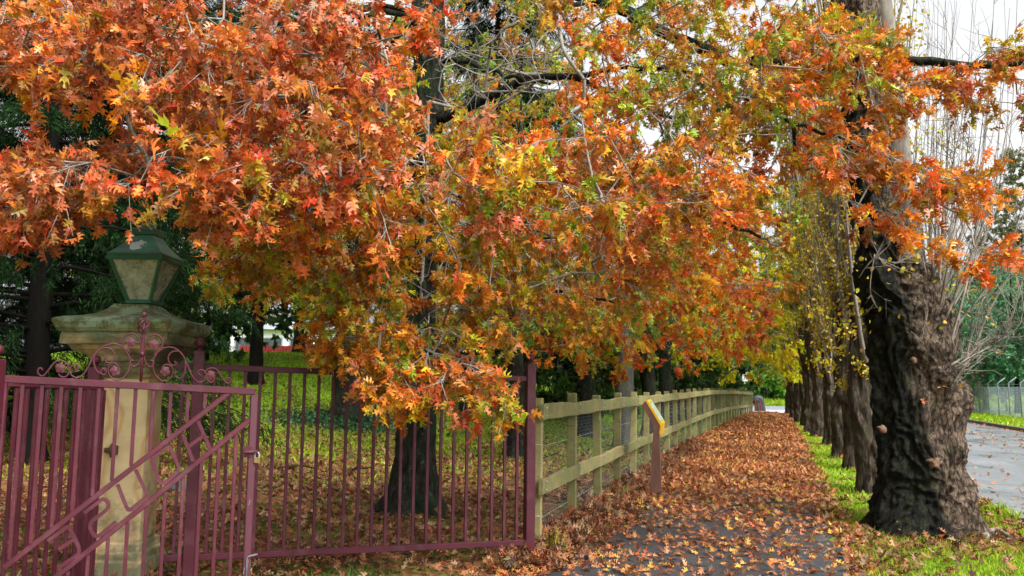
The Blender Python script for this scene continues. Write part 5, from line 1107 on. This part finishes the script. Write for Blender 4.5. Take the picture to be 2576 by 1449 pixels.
# ------------------------------------------------------------------ far objects
q = P(1875, 1030, 54); sg = empty('crossing_sign', (q.x, 54, 0), 'small white sign with black walking figure on a pole at the path end', 'sign')
MB().tube([(q.x, 54, -.05), (q.x, 54, 2.5)], .03, 10).build('pole', M_galv, sg)
pz = 2.22; MB().box((q.x + .02, 53.955, pz), (.36, .012, .58), None, .004).build('plate', M_white, sg)
b = MB(); X = q.x + .02; Y = 53.943
def flat(pts): 
    n = len(pts); b.add([(X + x, Y, pz + z) for x, z in pts] + [(X + x, Y + .004, pz + z) for x, z in pts], [tuple(range(n)), tuple(reversed(range(n, 2 * n)))] + [((i + 1) % n, i, n + i, n + (i + 1) % n) for i in range(n)])
flat([(.015 + .042 * math.cos(a), .19 + .042 * math.sin(a)) for a in np.linspace(0, 2 * PI, 14)[:-1]])
flat([(-.045, .13), (-.05, -.03), (.04, -.03), (.055, .13)]); flat([(-.05, -.03), (-.12, -.20), (-.08, -.21), (.0, -.03)]); flat([(.0, -.03), (.07, -.21), (.11, -.20), (.04, -.03)]); flat([(.05, .12), (.13, .02), (.11, 0), (.03, .08)]); flat([(-.04, .12), (-.13, .04), (-.12, .01), (-.03, .08)])
b.build('walking_figure', M_black, sg)
sc = P(1908, 1030, 56); so = empty('hooped_sculpture', (sc.x, 56, 0), 'dark hooped roadside sculpture with red edges and a long low tail', 'sculpture')
M_dk = m_simple('charcoal_sculpture', (.012, .014, .018), (.03, .032, .036), 8, .6); M_rd = m_simple('red_edge', (.12, .018, .01), (.20, .035, .02), 8, .6)
def sp3(u, v, d=56): return P(u, v, d)
b = MB(); b.tube(crom([sp3(1868, 1016), sp3(1884, 1017), sp3(1893, 1008), sp3(1902, 1002), sp3(1912, 1003), sp3(1916, 1014), sp3(1919, 1034)], 6), [.05 + .15 * min(1, i / 16) for i in range(37)], 10)
b.tube(crom([sp3(1898, 1005), sp3(1906, 1012, 55.8), sp3(1905, 1022, 55.7), sp3(1906, 1034, 55.7)], 6), [.18] * 19, 10); b.build('body', M_dk, so)
b = MB(); b.tube(crom([sp3(1890, 1012, 55.75), sp3(1897, 1006, 55.7), sp3(1901, 1016, 55.5), sp3(1900, 1034, 55.5)], 5), .05, 8); b.tube(crom([sp3(1910, 1006, 55.6), sp3(1913, 1018, 55.6), sp3(1915, 1034, 55.6)], 5), .05, 8); b.build('red_edging', M_rd, so)
# wire mesh security fence beyond the road
F0, F1 = P(2425, 1040, 54), P(2640, 1040, 38); F0.z = F1.z = .12; M_mw = m_simple('fence_post_zinc', (.10, .12, .14), (.17, .20, .22), 6, .6, 0, 0); cf = empty('security_fence', F0, 'tall grey wire mesh fence with cranked post tops beyond the road', 'fence')
n = 9; dv = (F1 - F0); pn = Vector((-dv.y, dv.x, 0)).normalized()
for i in range(n):
    p = F0 + dv * i / (n - 1); MB().tube([p, p + Vector((0, 0, 1.75)), p + Vector((0, 0, 1.78)) + pn * -.03, p + Vector((.42, 0, 2.1))], .028, 8).build('post', M_mw, cf)
A = []; B = []; Lf = dv.length; dd = dv.normalized(); k = .16
for i in range(int(Lf / k)):
    for s in (1, -1):
        for j in range(int(1.7 / k)):
            a = F0 + dd * (i * k + (0 if s > 0 else k)) + Vector((0, 0, j * k)); A.append(tuple(a)); B.append(tuple(a + dd * k * s + Vector((0, 0, k))))
    a = F0 + dd * i * k + Vector((0, 0, 1.72)); A.append(tuple(a)); B.append(tuple(a + dd * k))
A = np.array(A); B = np.array(B); V, TT = seg_mesh('m', A, B, np.full(len(A), .007), np.full(len(A), .007), 3); link('wire_mesh', npmesh('wire_mesh', V, TT), m_simple('fence_mesh_wire', (.16, .20, .24), (.28, .33, .37), 4, .5, .2, 0), cf)
for d in (1.9, 2.02): pass
# red fence and white building on the hill
M_red = m_simple('red_corrugated', (.38, .05, .05), (.50, .09, .08), 3, .5)
y0 = 41; x0, x1 = P(600, 900, y0).x, P(860, 900, y0).x; rf_ = empty('corrugated_fence', ((x0 + x1) / 2, y0, Hs(x0, y0)), 'low red corrugated iron fence beyond the lawn crest', 'fence')
b = MB(); K = 160; vs = []
for i in range(K + 1):
    x = x0 + (x1 - x0) * i / K; yy = y0 + .04 * math.sin(i * 1.3); vs += [(x, yy, 2.0), (x, yy, 3.35), (x, yy + .01, 3.35), (x, yy + .01, 2.0)]
b.add(vs, [(4 * i + k, 4 * i + 4 + k, 4 * i + 4 + (k + 1) % 4, 4 * i + (k + 1) % 4) for i in range(K) for k in range(4)]); b.build('sheet', M_red, rf_)
b = MB()
for i in range(6): b.box((x0 + (x1 - x0) * i / 5, y0 + .12, 2.7), (.08, .08, 1.35), None, .005)
b.build('back_posts', M_galv, rf_)
bl_ = empty('white_building', (P(720, 860, 52).x, 52, 2.2), 'white building glimpsed behind the lawn crest and the red fence', 'building'); bx_ = P(720, 860, 52).x
MB().box((bx_, 55, 3.4), (7, 6, 2.8), None, .03).build('wall', M_white, bl_)
rfm = MB().add([(bx_ - 3.9, 51.6, 4.81), (bx_ + 3.9, 51.6, 4.81), (bx_ + 3.9, 58.4, 4.81), (bx_ - 3.9, 58.4, 4.81), (bx_ - 3.9, 55, 5.6), (bx_ + 3.9, 55, 5.6)], [(0, 3, 2, 1), (0, 1, 5, 4), (2, 3, 4, 5), (1, 2, 5), (3, 0, 4)]).build('roof', M_galv, bl_)
Mw = m_simple('window_glass', (.03, .04, .05), (.08, .09, .10), 2, .1, 0, 0)
for i in range(4):
    wx = bx_ - 2.55 + i * 1.7; w = MB(); 
    for s in (-1, 1): w.box((wx + s * .62, 51.97, 3.7), (.08, .08, 1.2), None, .004); w.box((wx, 51.975, 3.7 + s * .6), (1.32, .08, .08), None, .004)
    wo = w.build('window', M_galv, bl_); MB().box((wx, 51.985, 3.7), (1.16, .03, 1.12), None, 0).build('pane', Mw, wo)
# ------------------------------------------------------------------ light
w = bpy.data.worlds.new('World'); scn.world = w; w.use_nodes = True; nt = w.node_tree; bg = nt.nodes['Background']
sky = nt.nodes.new('ShaderNodeTexSky'); sky.sky_type = 'NISHITA'; sky.sun_disc = False
EL, AZ = math.radians(48), math.radians(140)   # azimuth clockwise from +Y
sky.sun_elevation = EL; sky.sun_rotation = AZ; sky.air_density = 1.0; sky.dust_density = 6.0; sky.ozone_density = .6
hs = nt.nodes.new('ShaderNodeHueSaturation'); hs.inputs['Saturation'].default_value = .08; hs.inputs['Value'].default_value = 1.15
tcw = nt.nodes.new('ShaderNodeTexCoord'); ns = nt.nodes.new('ShaderNodeTexNoise'); ns.inputs['Scale'].default_value = 2.2; ns.inputs['Detail'].default_value = 6
nt.links.new(tcw.outputs['Generated'], ns.inputs['Vector']); nt.links.new(sky.outputs[0], hs.inputs['Color'])
mw = nt.nodes.new('ShaderNodeMix'); mw.data_type = 'RGBA'; mw.blend_type = 'MULTIPLY'; mw.inputs[0].default_value = 1; nt.links.new(hs.outputs[0], mw.inputs[6]); nt.links.new(ramp(nt, ns.outputs['Fac'], [(.3, (.88, .90, .93)), (.7, (1.08, 1.08, 1.08))]), mw.inputs[7])
nt.links.new(mw.outputs[2], bg.inputs['Color']); bg.inputs['Strength'].default_value = .125
sl = bpy.data.lights.new('sun', 'SUN'); so_ = bpy.data.objects.new('sun', sl); COL.objects.link(so_); sl.energy = 1.5; sl.angle = math.radians(14); sl.color = (1, .96, .90)
dv = Vector((math.sin(AZ) * math.cos(EL), math.cos(AZ) * math.cos(EL), math.sin(EL))); so_.rotation_euler = dv.to_track_quat('Z', 'Y').to_euler(); so_.location = dv * 30
scn.view_settings.view_transform = 'Standard'; scn.view_settings.look = 'None'; scn.view_settings.exposure = 1.32; scn.view_settings.gamma = 1
